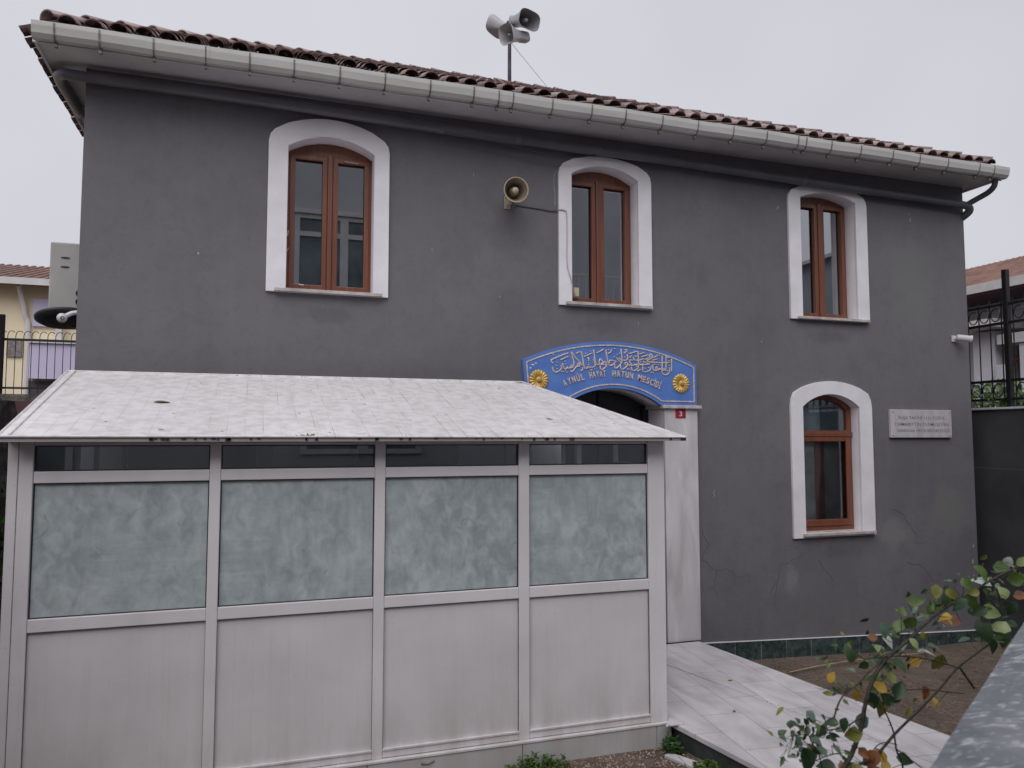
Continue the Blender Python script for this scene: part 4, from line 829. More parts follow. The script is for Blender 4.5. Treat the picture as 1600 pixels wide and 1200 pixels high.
# ================================================================ the kiosk
K = thing('white_kiosk', 'off-white metal kiosk with whitewashed windows and sloping roof in front of the mosque', 'kiosk', (.75, 5.5, -.25))
KY = 4.75; KB = 6.20
PX = [(-1.225, -1.105), (-.222, -.162), (.722, .786), (1.655, 1.727), (2.597, 2.722)]
z_bot, z_top = .005, 1.905
for n_, (a, b) in enumerate(PX):
    e = (n_ in (0, 4))
    o = obj('post', boxes((a, b, KY - (.006 if e else .004), KY + .06, z_bot - .0, z_top)), M_KFRAME, K, bevel=.004)
    if n_ == 0: obj('post_groove', boxes((a + .048, a + .052, KY - .0075, KY - .0055, z_bot, z_top)), M_BRACKET, o)
for n_ in range(4):
    a, b = PX[n_][1] + .0005, PX[n_ + 1][0] - .0005
    for z0_, z1_, nm in ((1.885, z_top, 'top_rail'), (1.682, 1.745, 'upper_rail'), (.893, .963, 'lower_rail'), (.008, .060, 'bottom_rail')):
        o = obj(nm, boxes((a, b, KY, KY + .05, z0_, z1_)), M_KFRAME, K, bevel=.004)
    obj('bead', boxes((a, b, KY - .006, KY - .0005, .050, .064)), M_KFRAME, K, bevel=.0025)
    obj('transom_pane', boxes((a + .006, b - .006, KY + .022, KY + .026, 1.7455, 1.8845)), M_TRANSOM, K)
    obj('gasket', plate_mesh([rect(a, b, 1.7455, 1.8845), rect(a + .007, b - .007, 1.752, 1.878)], KY + .014, KY + .03), M_BLKPLASTIC, K)
    obj('whitewashed_pane', boxes((a + .006, b - .006, KY + .022, KY + .026, .9635, 1.6815)), M_FROST, K)
    obj('gasket', plate_mesh([rect(a, b, .9635, 1.6815), rect(a + .005, b - .005, .9685, 1.6765)], KY + .014, KY + .03), M_BLKPLASTIC, K)
    # ribbed panel: shallow vertical grooves modelled in the sheet
    bm = bmesh.new(); xs_ = []; x = a; xs_.append((a, 0)); 
    while x < b - .11:
        x += .1; xs_ += [(x - .0015, 0), (x, .0008), (x + .0015, 0)]
    xs_.append((b, 0)); zr_ = [.0605, .8925]
    vv_ = [[bm.verts.new((x, KY + .018 + dy, z)) for x, dy in xs_] for z in zr_]
    for i in range(len(xs_) - 1): bm.faces.new((vv_[0][i], vv_[0][i + 1], vv_[1][i + 1], vv_[1][i]))
    obj('lower_panel', bm, M_KPANEL, K)
    obj('panel_edge', boxes((a, a + .0015, KY + .002, KY + .017, .064, .892), (b - .0015, b, KY + .002, KY + .017, .064, .892), (a + .0015, b - .0015, KY + .008, KY + .017, .889, .8925)), M_BRACKET, K)
# sides and back
obj('side_panel', boxes((-1.225, -1.19, KY + .061, KB, .0, 1.90)), M_KPANEL, K)
for y0_, y1_ in ((KY + .061, KY + .10), (5.45, 5.50), (KB - .04, KB)): obj('side_post', boxes((2.68, 2.722, y0_, y1_, 0, 1.90)), M_KFRAME, K)
obj('side_rail', boxes((2.685, 2.718, KY + .1005, 5.4495, 1.69, 1.74), (2.685, 2.718, KY + .1005, 5.4495, .893, .963)), M_KFRAME, K)
obj('side_panel', boxes((2.695, 2.710, KY + .1005, 5.4495, .02, .8925)), M_KPANEL, K)
bk = [(-1.19, -1.15), (-1.06, -1.03), (-.88, -.85), (-.3, -.26), (.05, .16), (.75, .80), (1.62, 1.66), (2.03, 2.10), (2.24, 2.265), (2.55, 2.57)]  # slim pair at far left added for white frames reflected in the transom
obj('back_post', boxes(*[(a, b, KB - .04, KB, 0, 1.9) for a, b in bk]), M_KFRAME, K)
obj('back_rail', boxes((-1.14, 2.67, KB - .045, KB - .041, 1.60, 1.66), (-1.14, 2.67, KB - .045, KB - .041, .85, .93)), M_KFRAME, K)
obj('back_panel', boxes((-.84, .04, KB - .03, KB - .02, .94, 1.9), (.81, 1.61, KB - .03, KB - .02, .94, 1.9), (-1.15, 2.67, KB - .03, KB - .02, .0, .84)), M_DOOR, K)
obj('back_board', boxes((1.80, 2.02, KB - .038, KB - .032, 1.67, 1.9)), M_TRIM, K)
obj('ceiling', boxes((-1.18, 2.67, KY + .07, KB - .05, 1.915, 1.925)), M_ROOM, K)
obj('floor', boxes((-1.19, 2.68, KY + .07, KB, -.02, .0)), M_KBASE, K)
bz = ((-1.235, .693), (.697, 1.672), (1.676, 2.632), (2.636, 2.745))
for a, b in bz:
    o = obj('plinth_sheet', boxes((a, b, KY - .018, KY + .05, -.32, -.012)), M_KBASE, K, bevel=.003)
obj('plinth_cap', boxes((-1.235, 2.745, KY - .024, KY + .06, -.0115, .0045)), M_KFRAME, K, bevel=.003)
bm = bmesh.new(); tube(bm, [(1.02, KY - .020, -.045), (1.06, KY - .021, -.05), (1.10, KY - .020, -.035)], .008, n=5); obj('dent', bm, M_BRACKET, K)
obj('plinth_side', boxes((2.70, 2.745, KY + .0505, KB, -.32, -.012), (-1.235, -1.20, KY + .0505, KB, -.32, -.012), (-1.2, 2.7, KB - .02, KB, -.32, -.021)), M_KBASE, K)
# roof: ribbed sheet, gable ends cut to hips at the right
e0, e1 = (-1.235, 4.60, 1.935), (2.81, 4.60, 1.930); t0, t1 = (-1.27, 6.27, 2.402), (2.22, 6.30, 2.405)
bm = bmesh.new(); NX = 118; NY = 6; grid = []
def lerp(a, b, t): return tuple(a[i] + (b[i] - a[i]) * t for i in range(3))
seam_x = [(-1.235 + .1 * i) for i in range(41)]
cols = []
for i, sx_ in enumerate(seam_x):
    cols += [(sx_ - .002, 0), (sx_, -.0012), (sx_ + .002, 0)] if i else [(sx_, 0)]
cols = [c for c in cols if c[0] < 2.805] + [(2.81, 0)]
for x, dz in cols:
    # seams run straight up the slope; beyond the hip line they stop at it
    tmax = 1.0 if x <= 2.22 else max(.004, (2.81 - x) / (2.81 - 2.22))
    grid.append([bm.verts.new((x + (-.035 * t if x < -1 else 0), 4.60 + (1.68) * t, 1.9325 + (.470) * t + dz)) for t in [tmax * j / NY for j in range(NY + 1)]])
for a, b in zip(grid, grid[1:]):
    for j in range(NY): bm.faces.new((a[j], b[j], b[j + 1], a[j + 1]))
KR = obj('roof', bm, M_KROOF, K, solid=.006)
# right hip face and left gable
bm = bmesh.new(); v = [bm.verts.new(p) for p in ((2.81, 4.60, 1.928), (2.81, 6.28, 1.928), (2.22, 6.28, 2.40))]; bm.faces.new(v); v = [bm.verts.new(p) for p in ((-1.24, 4.62, 1.925), (-1.24, 6.28, 1.925), (-1.27, 6.28, 2.395))]; bm.faces.new(v[::-1])
v = [bm.verts.new(p) for p in ((-1.27, 6.285, 2.40), (2.22, 6.285, 2.40), (2.81, 6.285, 1.925), (-1.24, 6.285, 1.925))]; bm.faces.new(v); obj('roof_end', bm, M_KROOF, KR, solid=.006)
bm = bmesh.new(); tube(bm, [(-1.24, 4.60, 1.934), (2.812, 4.60, 1.931)], .006, n=6); tube(bm, [(2.812, 4.60, 1.931), (2.225, 6.28, 2.408)], .006, n=6); tube(bm, [(-1.24, 4.60, 1.936), (-1.272, 6.28, 2.408)], .008, n=6); tube(bm, [(-1.272, 6.28, 2.408), (2.225, 6.28, 2.408)], .007, n=6)
tube(bm, [(-1.19, 4.61, 1.942), (-1.222, 6.28, 2.412)], .006, n=6)
obj('edge_trim', bm, M_KROOF, KR)
obj('eave_fascia', boxes((-1.24, 2.81, 4.606, 4.62, 1.905, 1.926)), kiosk_paint('stained kiosk eave', (.42, .38, .37), False), KR)
obj('eave_soffit', boxes((-1.23, 2.80, 4.621, 4.74, 1.908, 1.914)), M_KBASE, KR)
for x in [2.69, .3, .36, .9, 1.62, 1.70, 1.78, 1.84, -.3, -.5, -.47] + [rnd.uniform(-.6, 2.0) for _ in range(26)]:
    w_ = rnd.uniform(.006, .028); obj('grime_spot', boxes((x, x + w_, 4.600, 4.6055, 1.926 - rnd.uniform(.006, .016), 1.9265)), M_BLKPLASTIC, KR)
obj('corner_cap', boxes((2.775, 2.811, 4.598, 4.606, 1.906, 1.927)), M_BLKPLASTIC, KR)

# ================================================================ ground cover, weeds, debris
def leaf(bm, p, d, nrm, L, Wd, mi=0, fold=.25, droop=.15):
    d = Vector(d).normalized(); nrm = Vector(nrm); nrm = (nrm - d * nrm.dot(d)); nrm = nrm.normalized() if nrm.length > 1e-4 else d.orthogonal().normalized(); s = d.cross(nrm); p = Vector(p)
    prof = [(0, .05), (.10, .50), (.26, .93), (.42, 1.0), (.60, .86), (.76, .56), (.90, .24), (1, 0)]
    mid, lf, rt = [], [], []
    for t, w in prof:
        c = p + d * L * t - nrm * droop * L * t * t
        mid.append(bm.verts.new(c)); jag = 1 + rnd.uniform(-.09, .09)
        lf.append(bm.verts.new(c + s * Wd / 2 * w * jag + nrm * fold * Wd / 2 * w)); rt.append(bm.verts.new(c - s * Wd / 2 * w * jag + nrm * fold * Wd / 2 * w))
    for i in range(len(prof) - 1):
        for side in (lf, rt):
            try:
                f = bm.faces.new((mid[i], mid[i + 1], side[i + 1], side[i]) if side is lf else (mid[i], side[i], side[i + 1], mid[i + 1])); f.material_index = mi; f.smooth = True
            except ValueError: pass
def rv_(a=1.0): return Vector((rnd.uniform(-a, a), rnd.uniform(-a, a), rnd.uniform(-a, a)))
def weed(name, label, c, rx, ry, h, n, mats, size=.03, grp='weeds at the foot of the kiosk'):
    t = thing(name, label, 'weed', c, grp); c = Vector(c); fb = bmesh.new(); sb = bmesh.new()
    for i in range(n):
        a = rnd.uniform(0, 6.28); q = math.sqrt(rnd.random()); b = c + Vector((rx * q * math.cos(a), ry * q * math.sin(a), 0)); hh_ = h * rnd.uniform(.35, 1) * (1 - .5 * q)
        top = b + Vector((rnd.uniform(-.3, .3) * hh_ + rx * .3 * math.cos(a), rnd.uniform(-.3, .3) * hh_, hh_)); tube(sb, [b, (b + top) / 2 + rv_(.008), top], .0012, .0008, n=4, cap=False)
        for j in range(7):
            p = b.lerp(top, rnd.uniform(.3, 1)); leaf(fb, p, Vector((rnd.uniform(-1, 1), rnd.uniform(-1, 1), rnd.uniform(-.1, .7))), Vector((0, 0, 1)) + rv_(.4), size * rnd.uniform(.6, 1.2), size * rnd.uniform(.35, .6), rnd.randrange(len(mats)))
    obj('stem', sb, mats[0], t); obj('foliage', fb, mats, t)
weed('weed_clump', 'green weed clump against the kiosk plinth at the bottom of the picture', (1.76, 4.66, -.16), .17, .06, .13, 70, [M_WEED, M_WEEDY])
weed('weed_clump', 'dark green weed tuft between the kiosk corner and the path flank', (2.69, 4.63, -.16), .06, .08, .15, 48, [M_WEED, M_WEED])
weed('weed_clump', 'bright green weed growing along the dark flank of the path', (2.74, 4.30, -.16), .07, .10, .09, 40, [M_WEEDY, M_WEED])
weed('moss_tuft', 'small green tuft growing on the kiosk roof edge', (.30, 4.615, 1.93), .045, .012, .025, 16, [M_WEED, M_WEEDY], .013, 'tufts growing out of roofs and walls')
# gravel, clods and straw: uncountable
bm = bmesh.new()
def clod(bm, p, r):
    q0 = bmesh.ops.create_icosphere(bm, subdivisions=1, radius=r, matrix=Matrix.Translation(p) @ Matrix.Rotation(rnd.uniform(0, 3), 4, Vector((rnd.random(), rnd.random(), 1))) @ Matrix.Diagonal((1, rnd.uniform(.6, 1), rnd.uniform(.45, .8), 1)))
for _ in range(3200):
    x, y = rnd.uniform(.6, 2.85), rnd.uniform(4.0, 4.73); clod(bm, (x, y, ground_z(x, y) + .002), rnd.uniform(.003, .011))
kind(obj('gravel', bm, M_PEBBLE), 'stuff')
bm = bmesh.new()
for _ in range(1500):
    t_ = rnd.random(); y = rnd.uniform(3.0, 6.5); x = rnd.uniform(4.08 + (6.5 - y) * .11, 8.0); clod(bm, (x, y, ground_z(x, y) + .002), rnd.uniform(.004, .016))
kind(obj('soil_clods', bm, M_EARTH), 'stuff')
bm = bmesh.new()
for _ in range(1500):
    y = rnd.uniform(3.0, 6.5); x = rnd.uniform(4.08 + (6.5 - y) * .11, 8.0); a = rnd.gauss(.25, .8); L = rnd.uniform(.02, .13) * (1 if rnd.random() < .8 else 1.8); p = Vector((x, y, ground_z(x, y) + rnd.uniform(.004, .02))); d = Vector((math.cos(a), math.sin(a), rnd.uniform(-.06, .06)))
    tube(bm, [p - d * L / 2, p + rv_(.006), p + d * L / 2], .0013, n=3, cap=False)
kind(obj('dry_straw', bm, M_STRAW), 'stuff')
bm = bmesh.new(); tube(bm, smooth_pts([(4.75, 6.05, -.235), (5.2, 6.12, -.23), (5.8, 6.2, -.245), (6.5, 6.22, -.26)], 4), .008, .005, n=6)
o = obj('dry_stick', bm, M_STRAW); tag(o, 'long pale dry stick lying on the brown earth near the plinth', 'stick'); recenter(o)
# white paver piece beside the path
bm = bmesh.new(); prism(bm, [(2.60, 4.58), (2.66, 4.60), (2.76, 4.40), (2.68, 4.36)], -.17, -.138)
o = obj('loose_paver', bm, M_PATH, bevel=.004); tag(o, 'loose white marble strip lying in the gravel by the path flank', 'paving slab'); recenter(o)
bm = bmesh.new(); prism(bm, [(2.66, 4.66), (2.80, 4.66), (2.785, 4.79), (2.735, 4.79), (2.735, 4.75)], -.0, .010)
o = obj('corner_slab', bm, M_PATH, bevel=.002); tag(o, 'thin white slab edge sticking out at the kiosk corner on the path', 'paving slab'); recenter(o)
for (x, y, L_, c_, lab) in ((3.62, 5.35, .05, 'a', 'small yellow leaf lying on the marble path near the door'), (3.95, 4.55, .05, 'o', 'brown leaf lying on the marble path beside the joint'), (3.25, 4.75, .04, 'o', 'tiny brown leaf on the marble path near the kiosk corner')):
    bm = bmesh.new(); leaf(bm, (x, y, .006), (1, rnd.uniform(-1, 1), .05), (0, 0, 1), L_, L_ * .5, 0, .4, .1); o = obj('fallen_leaf', bm, LEAF[c_]); tag(o, lab, 'leaf', 'dead leaves on the marble path'); recenter(o)
# leaves blown onto the kiosk roof
def roof_leaf(x, y, L, lab):
    bm = bmesh.new(); z = 1.9325 + (y - 4.6) * .28; leaf(bm, (x, y, z + .008), (1, .1, .03), (0, -.2, 1), L, L * .35, 0, .3, .1); o = obj('fallen_leaf', bm, basic('dead leaf', (.17, .13, .10), .8, .2, 30)); tag(o, lab, 'leaf', 'dead leaves on the kiosk roof'); recenter(o)
roof_leaf(-.60, 5.36, .135, 'largest dead leaf, on the left half of the kiosk roof'); roof_leaf(1.95, 5.02, .06, 'dead leaf curled near the right hip of the kiosk roof'); roof_leaf(1.90, 6.0, .04, 'small dead leaf near the top right edge of the kiosk roof'); roof_leaf(-.50, 4.72, .04, 'small dead leaf just above the left eave of the kiosk roof')

# ================================================================ rose bush
RB = thing('rose_bush', 'sprawling rose bush with thorny stems and green, yellow and orange leaves in the lower right', 'rose bush', (1.35, 1.72, -.25))
sb = bmesh.new(); thorns = bmesh.new()
roots = {0: (1.50, 1.95), 1: (1.55, 1.9), 2: (1.6, 1.92)}
allp = []
for i, (ra, rb, pts) in enumerate(ROSE_STEMS):
    pts = [Vector(p) for p in pts]
    if i in roots: pts = [Vector((*roots[i], -.25)), Vector((roots[i][0] * .6 + pts[0].x * .4, roots[i][1] * .6 + pts[0].y * .4, .35))] + pts
    sp = smooth_pts(pts, 5); tube(sb, sp, ra * 1.12, rb * 1.25, n=8); allp += sp
    if ra > .002:
        for j in range(len(sp) // 3):
            p = rnd.choice(sp); d = rv_().normalized(); tube(thorns, [p, p + d * .009 + Vector((0, 0, -.002))], .0018, .0003, n=4)
keys = list(LEAF); fb = bmesh.new()
for (x, y, z, sz, c) in ROSE_LEAVES:
    p = Vector((x, y, z)); a = rnd.uniform(0, 6.28)
    face = Vector((-.35, -.8, .55)) + rv_(.55)
    if c in 'bw': face = Vector((-.1, -.35, 1)) + rv_(.35)
    view = (Vector((0, 0, 1.93)) - p).normalized(); side = view.cross(Vector((0, 0, 1))).normalized(); upv_ = side.cross(view)
    d = side * math.cos(a) + upv_ * math.sin(a) * .8 + view * rnd.uniform(-.3, .3)
    Lf = sz * .98
    leaf(fb, p - d.normalized() * Lf / 2, d, face, Lf, Lf * rnd.uniform(.62, .8), keys.index(c), rnd.uniform(.1, .6), rnd.uniform(.0, .55))
    q = min(allp, key=lambda s: (s - p).length)
    if (q - p).length < .22: tube(sb, smooth_pts([q, (q + p) / 2 + rv_(.006), p - d.normalized() * Lf / 2], 2), .0011, .0007, n=4, cap=False)
for _ in range(230):                       # small leaflets hidden among the others
    b = Vector(rnd.choice(ROSE_LEAVES)[:3]); p = b + rv_(.045) + Vector((.01, .04, -.01)); leaf(fb, p, rv_(), Vector((-.2, -.6, .6)) + rv_(.6), rnd.uniform(.014, .034), rnd.uniform(.008, .02), keys.index(rnd.choice('dddggby')), rnd.uniform(.1, .6), rnd.uniform(.1, .6))
    q = min(allp, key=lambda t: (t - p).length)
    if (q - p).length < .08: tube(sb, [q, (q + p) / 2 + rv_(.005), p], .0008, .0005, n=3, cap=False)
obj('foliage', fb, [LEAF[c] for c in keys], RB); obj('stem', sb, M_BARK, RB, smooth=True); me_ = bpy.data.meshes.new('t'); thorns.to_mesh(me_); obj('thorns', thorns, M_BARK, RB)

# parapet in the near corner
n_ = Vector((.529, -.848, 0)); u_ = Vector((.848, .529, 0)); p0 = Vector((1.036, .993, 0))
bm = bmesh.new(); NU, NW = 60, 5; top = []
for i in range(NU + 1):
    t = -1.3 + 5.2 * i / NU; row = []
    for j in range(NW + 1):
        s = .25 * j / NW; q = p0 + u_ * t + n_ * s; row.append(bm.verts.new((q.x, q.y, 1.395 + .004 * noise.noise(Vector((q.x * 14, q.y * 14, 0))) - (.006 if j in (0, NW) else 0))))
    top.append(row)
for a, b in zip(top, top[1:]):
    for j in range(NW): bm.faces.new((a[j], a[j + 1], b[j + 1], b[j]))
bot = [[bm.verts.new((r[0].co.x, r[0].co.y, -.4)), bm.verts.new((r[-1].co.x, r[-1].co.y, -.4))] for r in top]
for i in range(NU):
    bm.faces.new((top[i][0], top[i + 1][0], bot[i + 1][0], bot[i][0])); bm.faces.new((top[i + 1][-1], top[i][-1], bot[i][1], bot[i + 1][1]))
for r, b in ((top[0], bot[0]), (top[-1], bot[-1])): bm.faces.new(r + [b[1], b[0]])
o = obj('parapet', bm, M_COPING, smooth=False); tag(o, 'blue-grey parapet top with flaking white paint in the near right corner', 'wall'); recenter(o)

# ================================================================ left background
LW = thing('stone_wall', 'rough rubble stone boundary wall at the far left edge beside the kiosk', 'wall', (-2.25, 6.2, -.3))
bm = bmesh.new(); box(bm, -2.5, -2.02, 3.0, 7.95, -.4, 2.25); bmesh.ops.subdivide_edges(bm, edges=bm.edges, cuts=24, use_grid_fill=True)
for v in bm.verts:
    nn = noise.noise(v.co * 3.1) + .5 * noise.noise(v.co * 8); v.co += Vector((nn * .05, nn * .04, nn * .03))
obj('masonry', bm, M_STONE, LW)
bm = bmesh.new(); tube(bm, smooth_pts([(-2.26, 2.9, 2.27), (-2.26, 5, 2.28), (-2.26, 7.3, 2.28), (-2.26, 7.95, 2.22)], 3), .15, n=12); obj('coping', bm, M_DARKSTONE, LW, smooth=True)
iv = thing('ivy', 'dark leafy creeper on the stone wall behind the kiosk post', 'plant', (-1.98, 7.2, .2)); fb = bmesh.new(); 
for _ in range(700):
    p = Vector((rnd.uniform(-2.02, -1.9), rnd.uniform(5.5, 7.95), rnd.uniform(-.2, 1.6))); leaf(fb, p, rv_(), (1, -.3, .5), .06, .045, rnd.randrange(2))
obj('foliage', fb, [M_HEDGE, M_WEED], iv)
bw = tag(recenter(obj('rear_wall', boxes((-7.5, -1.9, 10.9, 11.2, -.4, 2.46)), M_STONE)), 'low grey wall under the fence with curled tops at the far left', 'wall')
o = obj('maroon_board', boxes((-2.9, -1.7, 10.55, 10.6, 1.6, 2.36)), M_MAROON); tag(o, 'maroon board against the low grey wall left of the kiosk roof', 'board'); recenter(o)
FL = thing('iron_fence', 'thin black iron fence with curled bar tops before the cream house', 'fence', (-4.4, 11.05, 2.46))
obj('rail', boxes((-7.5, -1.95, 11.04, 11.06, 3.135, 3.165)), M_BLACK, FL); obj('rail', boxes((-7.5, -1.95, 11.04, 11.06, 2.53, 2.555)), M_BLACK, FL)
for i in range(62):
    x = -7.4 + i * .088; bm = bmesh.new(); pts = [(x, 11.05, 2.462), (x, 11.05, 3.20)] + [(x + .044 - .044 * math.cos(a), 11.05, 3.20 + .06 * math.sin(a)) for a in (.6, 1.2, 1.8, 2.4)]
    tube(bm, pts, .0048, n=5, cap=False); obj('bar', bm, M_BLACK, FL)
bm = bmesh.new(); tube(bm, [(-2.98, 11.0, 2.3), (-2.98, 11.0, 3.45)], .05, n=8); o = obj('fence_post', bm, M_BLACK, FL)
CH = thing('cream_house', 'cream and lilac house with brown tiled roof behind the fence at the left', 'house', (-7, 19, -.3))
obj('wall', boxes((-14, -1.0, 16, 22, -.4, 4.70)), M_CREAMWALL, CH)
bm = bmesh.new(); v = [bm.verts.new(p) for p in ((-14.4, 15.6, 4.72), (-.6, 15.6, 4.72), (-.6, 19, 5.62), (-14.4, 19, 5.62), (-14.4, 22.4, 4.72), (-.6, 22.4, 4.72))]
for f in ((0, 1, 2, 3), (3, 2, 5, 4), (0, 3, 4), (1, 5, 2), (0, 4, 5, 1)): bm.faces.new([v[i] for i in f])
rf = obj('roof', bm, M_FARTILE, CH)
bm = bmesh.new()
for i in range(92):
    x = -14.3 + i * .15; tube(bm, [(x, 15.6, 4.735), (x, 19, 5.635)], .035, n=5, cap=False)
obj('roof_tiles', bm, M_FARTILE, rf)
obj('eave_board', boxes((-14.4, -.6, 15.55, 15.598, 4.64, 4.76)), M_TRIM, CH)
bm = bmesh.new(); tube(bm, smooth_pts([(-4.02, 15.75, 4.66), (-4.0, 15.85, 4.5), (-3.93, 15.93, 4.1), (-3.88, 15.94, 3.6), (-3.88, 15.94, 0)], 3), .045, n=8); obj('downpipe', bm, M_TRIM, CH)
obj('lilac_panel', boxes((-3.82, -3.42, 15.93, 15.998, 3.95, 4.45)), M_LILAC, CH)
obj('balcony', boxes((-3.80, -1.2, 15.75, 15.995, 2.98, 3.62)), M_LILAC, CH); obj('balcony_cap', boxes((-3.84, -1.16, 15.70, 15.99, 3.621, 3.69)), M_TRIM, CH)
obj('balcony_post', boxes((-3.42, -3.32, 15.8, 15.9, 3.691, 4.3), (-2.75, -2.65, 15.8, 15.9, 3.691, 4.3), (-2.1, -2.0, 15.8, 15.9, 3.691, 4.3)), M_TRIM, CH)
w_ = obj('window', boxes((-3.3, -2.2, 15.97, 15.998, 3.95, 4.35)), M_WETWALL, CH)
obj('vent_grille', boxes((-4.22, -3.98, 15.96, 15.999, 3.38, 3.68)), M_BRACKET, CH)
obj('door', boxes((-2.9, -2.55, 15.72, 15.7495, 3.1, 3.55)), M_WETWALL, CH)
obj('window', boxes((-3.85, -3.0, 15.95, 15.999, 2.5, 2.95)), M_WETWALL, CH)

# ================================================================ right background
YW = thing('yard_wall', 'dark grey yard wall under the iron fence right of the mosque', 'wall', (8.25, 6.5, -.35))
obj('wall_face', boxes((8.1, 8.4, 2.6, 10.5, -.5, 2.245)), M_WETWALL, YW); obj('wall_footing', boxes((8.07, 8.0995, 2.6, 10.5, -.5, 1.575)), M_WETWALL, YW, bevel=.006)
obj('coping', boxes((8.07, 8.43, 2.6, 10.5, 2.246, 2.27)), M_SOFFIT, YW, bevel=.004)
RFn = thing('iron_fence', 'black iron fence with ring bands and spear tips on the dark yard wall', 'fence', (8.2, 6.5, 2.27))
for z in (3.46, 3.245, 2.58, 2.365): obj('rail', boxes((8.185, 8.215, 2.6, 10.5, z - .015, z + .015)), M_BLACK, RFn)
ypost = 6.47
for i in range(-22, 28):
    y = ypost + .072 + i * .145
    if abs(y - ypost) < .03 or y < 3.2: continue
    bm = bmesh.new(); tube(bm, [(8.2, y, 2.271), (8.2, y, 3.53)], .008, n=6); lathe(bm, [(0, 0), (.018, .02), (.022, .045), (.008, .085), (0, .11)], (8.2, y, 3.53), (0, 0, 1), 8); obj('bar', bm, M_BLACK, RFn)
for i in range(-20, 26):
    y = ypost + i * .145 
    if abs(i) < 1: continue
    for z in (3.352, 2.472):
        bm = bmesh.new(); pts = [(8.2, y + .058 * math.cos(a), z + .075 * math.sin(a)) for a in [2 * math.pi * q / 16 for q in range(17)]]; tube(bm, pts, .007, n=5, cap=False); obj('ring', bm, M_BLACK, RFn)
for y in (ypost, ypost - 3.0, ypost + 2.8):
    bm = boxes((8.17, 8.23, y - .03, y + .03, 2.271, 3.86)); obj('post', bm, M_BLACK, RFn, bevel=.006)
GP = thing('gate_post', 'black steel gate post at the far right edge in front of the yard wall', 'post', (8.0, 5.98, -.35)); obj('post', boxes((7.93, 8.03, 5.80, 6.05, -.45, 2.38)), M_BLACK, GP, bevel=.006); obj('post_cap', boxes((7.92, 8.04, 5.79, 6.06, 2.3805, 2.40)), M_BLACK, GP)
obj('sheet_panel', boxes((7.96, 8.0, 3.6, 5.7995, -.2, 2.3)), M_BLACK, GP)
weed('wall_plant', 'small bright green plant sprouting on top of the dark yard wall', (8.2, 6.62, 2.268), .05, .14, .16, 34, [M_WEEDY, M_WEED], .04, 'tufts growing out of roofs and walls')
WH = thing('white_house', 'white house with brown tiled roof and dark porch behind the fence at the right', 'house', (16, 11, -.3))
obj('wall', boxes((13.6, 20, 5, 18, -.5, 4.62), (13.0, 13.55, 10.52, 10.98, -.5, 3.9)), M_HWHITE, WH)
obj('porch_opening', boxes((13.55, 13.598, 6, 10.45, .2, 3.55)), M_WETWALL, WH)
bm = bmesh.new(); v = [bm.verts.new(p) for p in ((12.55, 4.4, 4.66), (12.55, 18.6, 4.66), (16.2, 18.6, 5.92), (16.2, 4.4, 5.92), (20.4, 4.4, 4.6), (20.4, 18.6, 4.6))]
for f in ((0, 1, 2, 3), (3, 2, 5, 4), (0, 3, 4), (1, 5, 2), (0, 4, 5, 1)): bm.faces.new([v[i] for i in f])
rf = obj('roof', bm, M_FARTILE, WH); bm = bmesh.new()
for i in range(94): y = 4.45 + i * .15; tube(bm, [(12.55, y, 4.68), (16.2, y, 5.94)], .035, n=5, cap=False)
obj('roof_tiles', bm, M_FARTILE, rf)
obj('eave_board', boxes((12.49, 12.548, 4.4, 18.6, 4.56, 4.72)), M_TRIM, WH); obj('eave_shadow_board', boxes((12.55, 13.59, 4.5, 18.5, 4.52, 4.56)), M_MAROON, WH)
obj('porch_beam', boxes((12.9, 13.54, 9.0, 10.40, 3.62, 3.80)), M_TRIM, WH); obj('porch_canopy', boxes((12.6, 13.54, 10.25, 12.5, 3.93, 4.08)), M_TRIM, WH)
for y in (9.85, 8.6): obj('column', boxes((12.95, 13.1, y, y + .16, -.4, 3.615)), M_HWHITE, WH)
bm = bmesh.new(); tube(bm, smooth_pts([(13.3, 10.45, 3.25), (13.3, 10.2, 3.42), (13.3, 9.9, 3.2)], 4), .03, n=6); tube(bm, smooth_pts([(13.3, 9.8, 3.3), (13.3, 9.5, 3.45), (13.3, 9.2, 3.3)], 4), .03, n=6); obj('arch_trim', bm, basic('terracotta trim', (.3, .1, .06), .7), WH)
obj('wall_lamp', boxes((12.93, 12.995, 10.28, 10.48, 2.95, 3.25)), M_HWHITE, WH, bevel=.01)
HG = thing('hedge', 'leafy green hedge behind the iron fence in front of the white house', 'hedge', (11, 9.5, -.3)); fb = bmesh.new(); sb = bmesh.new()
for _ in range(3600):
    y = rnd.uniform(6.8, 12.2); hgt = 2.75 + .28 * noise.noise(Vector((y * 1.3, 0, 3))) + .1 * noise.noise(Vector((y * 5, 0, 1))); z = hgt - abs(rnd.gauss(0, .5)); x = 10.6 + rnd.uniform(-.45, .45)
    leaf(fb, (x, y, max(z, .2)), rv_(), Vector((-.8, -.2, .6)) + rv_(.5), rnd.uniform(.06, .11), rnd.uniform(.04, .07), rnd.choice((0, 0, 1, 2)))
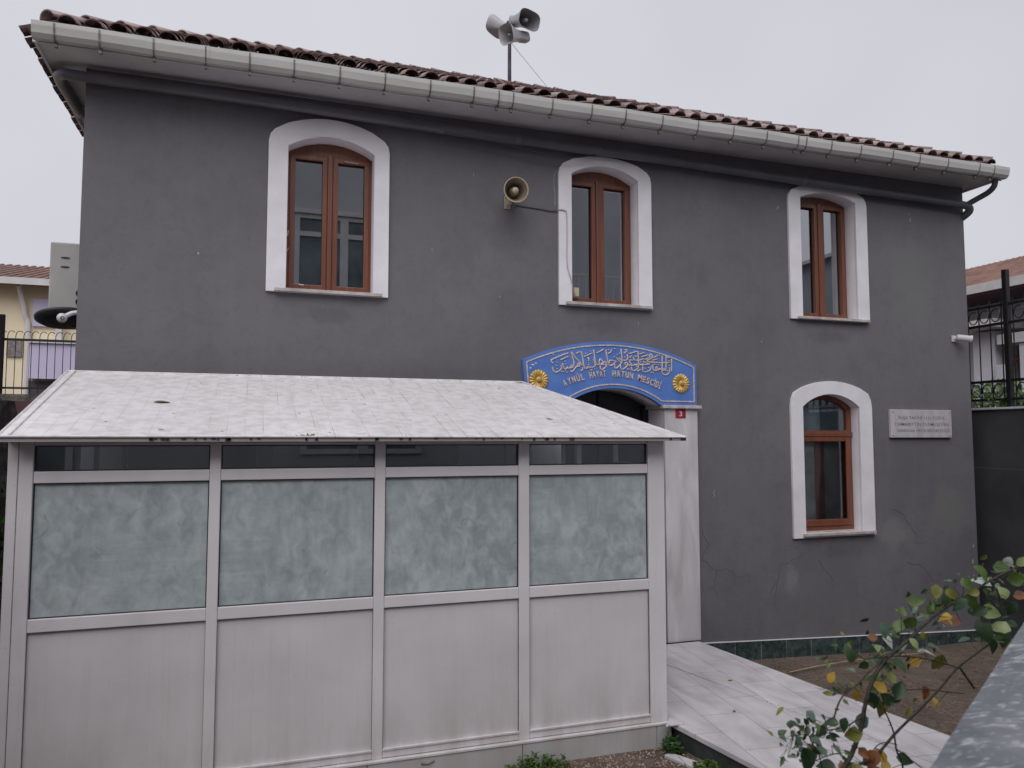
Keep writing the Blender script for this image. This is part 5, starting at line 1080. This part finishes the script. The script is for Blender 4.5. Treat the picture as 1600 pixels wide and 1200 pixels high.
for i in range(12): tube(sb, [(10.6 + rnd.uniform(-.2, .2), 7 + i * .45, -.3), (10.6 + rnd.uniform(-.3, .3), 7 + i * .45 + rnd.uniform(-.2, .2), 2.4)], .03, .012, n=6)
obj('foliage', fb, [M_HEDGE, M_WEED, M_WEEDY], HG); obj('trunk', sb, M_BARK, HG)

# ================================================================ across the street (seen in the window glass)
O1 = thing('apartment_building', 'grey apartment block across the street reflected in the upper windows', 'building', (0, -9, -.3))
obj('wall', boxes((-9, 12.6, -12, -6, -.5, 8.9)), M_OPP, O1)
for (a, b, z0_, z1_) in ((.9, 3.3, 5.35, 7.45), (-5.0, -3.0, 5.35, 7.45), (-5, -3, 1.2, 3.2), (.9, 3.3, 1.6, 3.6), (6.4, 7.8, 5.2, 7.5), (10.5, 12, 5.2, 7.4)):
    f = obj('window', plate_mesh([rect(a, b, z0_, z1_), rect(a + .12, (a + b) / 2 - .1, z0_ + .1, z1_ - .55), rect((a + b) / 2 + .1, b - .12, z0_ + .1, z1_ - .55), rect(a + .12, (a + b) / 2 - .1, z1_ - .43, z1_ - .1), rect((a + b) / 2 + .1, b - .12, z1_ - .43, z1_ - .1)], -5.999, -5.93), M_TRIM, O1)
    obj('pane', boxes((a + .1, b - .1, -5.998, -5.99, z0_ + .08, z1_ - .08)), M_OPPGLASS, f)
    obj('lintel', boxes((a - .1, b + .1, -5.998, -5.85, z1_ + .01, z1_ + .13)), M_TRIM, f)
bal = obj('balcony', boxes((6.8, 12.2, -5.998, -4.8, 5.0, 5.2)), M_OPP, O1)
bm = bmesh.new(); box(bm, 6.8, 12.2, -4.84, -4.80, 6.15, 6.2)
for i in range(28): box(bm, 6.8 + i * .2, 6.83 + i * .2, -4.835, -4.805, 5.2, 6.15)
obj('railing', bm, M_TRIM, bal)
O2 = thing('corner_house', 'bluish grey corner house across the street reflected in the right window', 'building', (20, -7, -.3))
obj('wall', boxes((15.2, 24, -15, -2.6, -.5, 6.9)), M_OPPB, O2); obj('roof', boxes((15.0, 24.2, -15.2, -2.4, 6.9005, 7.0)), M_TRIM, O2)
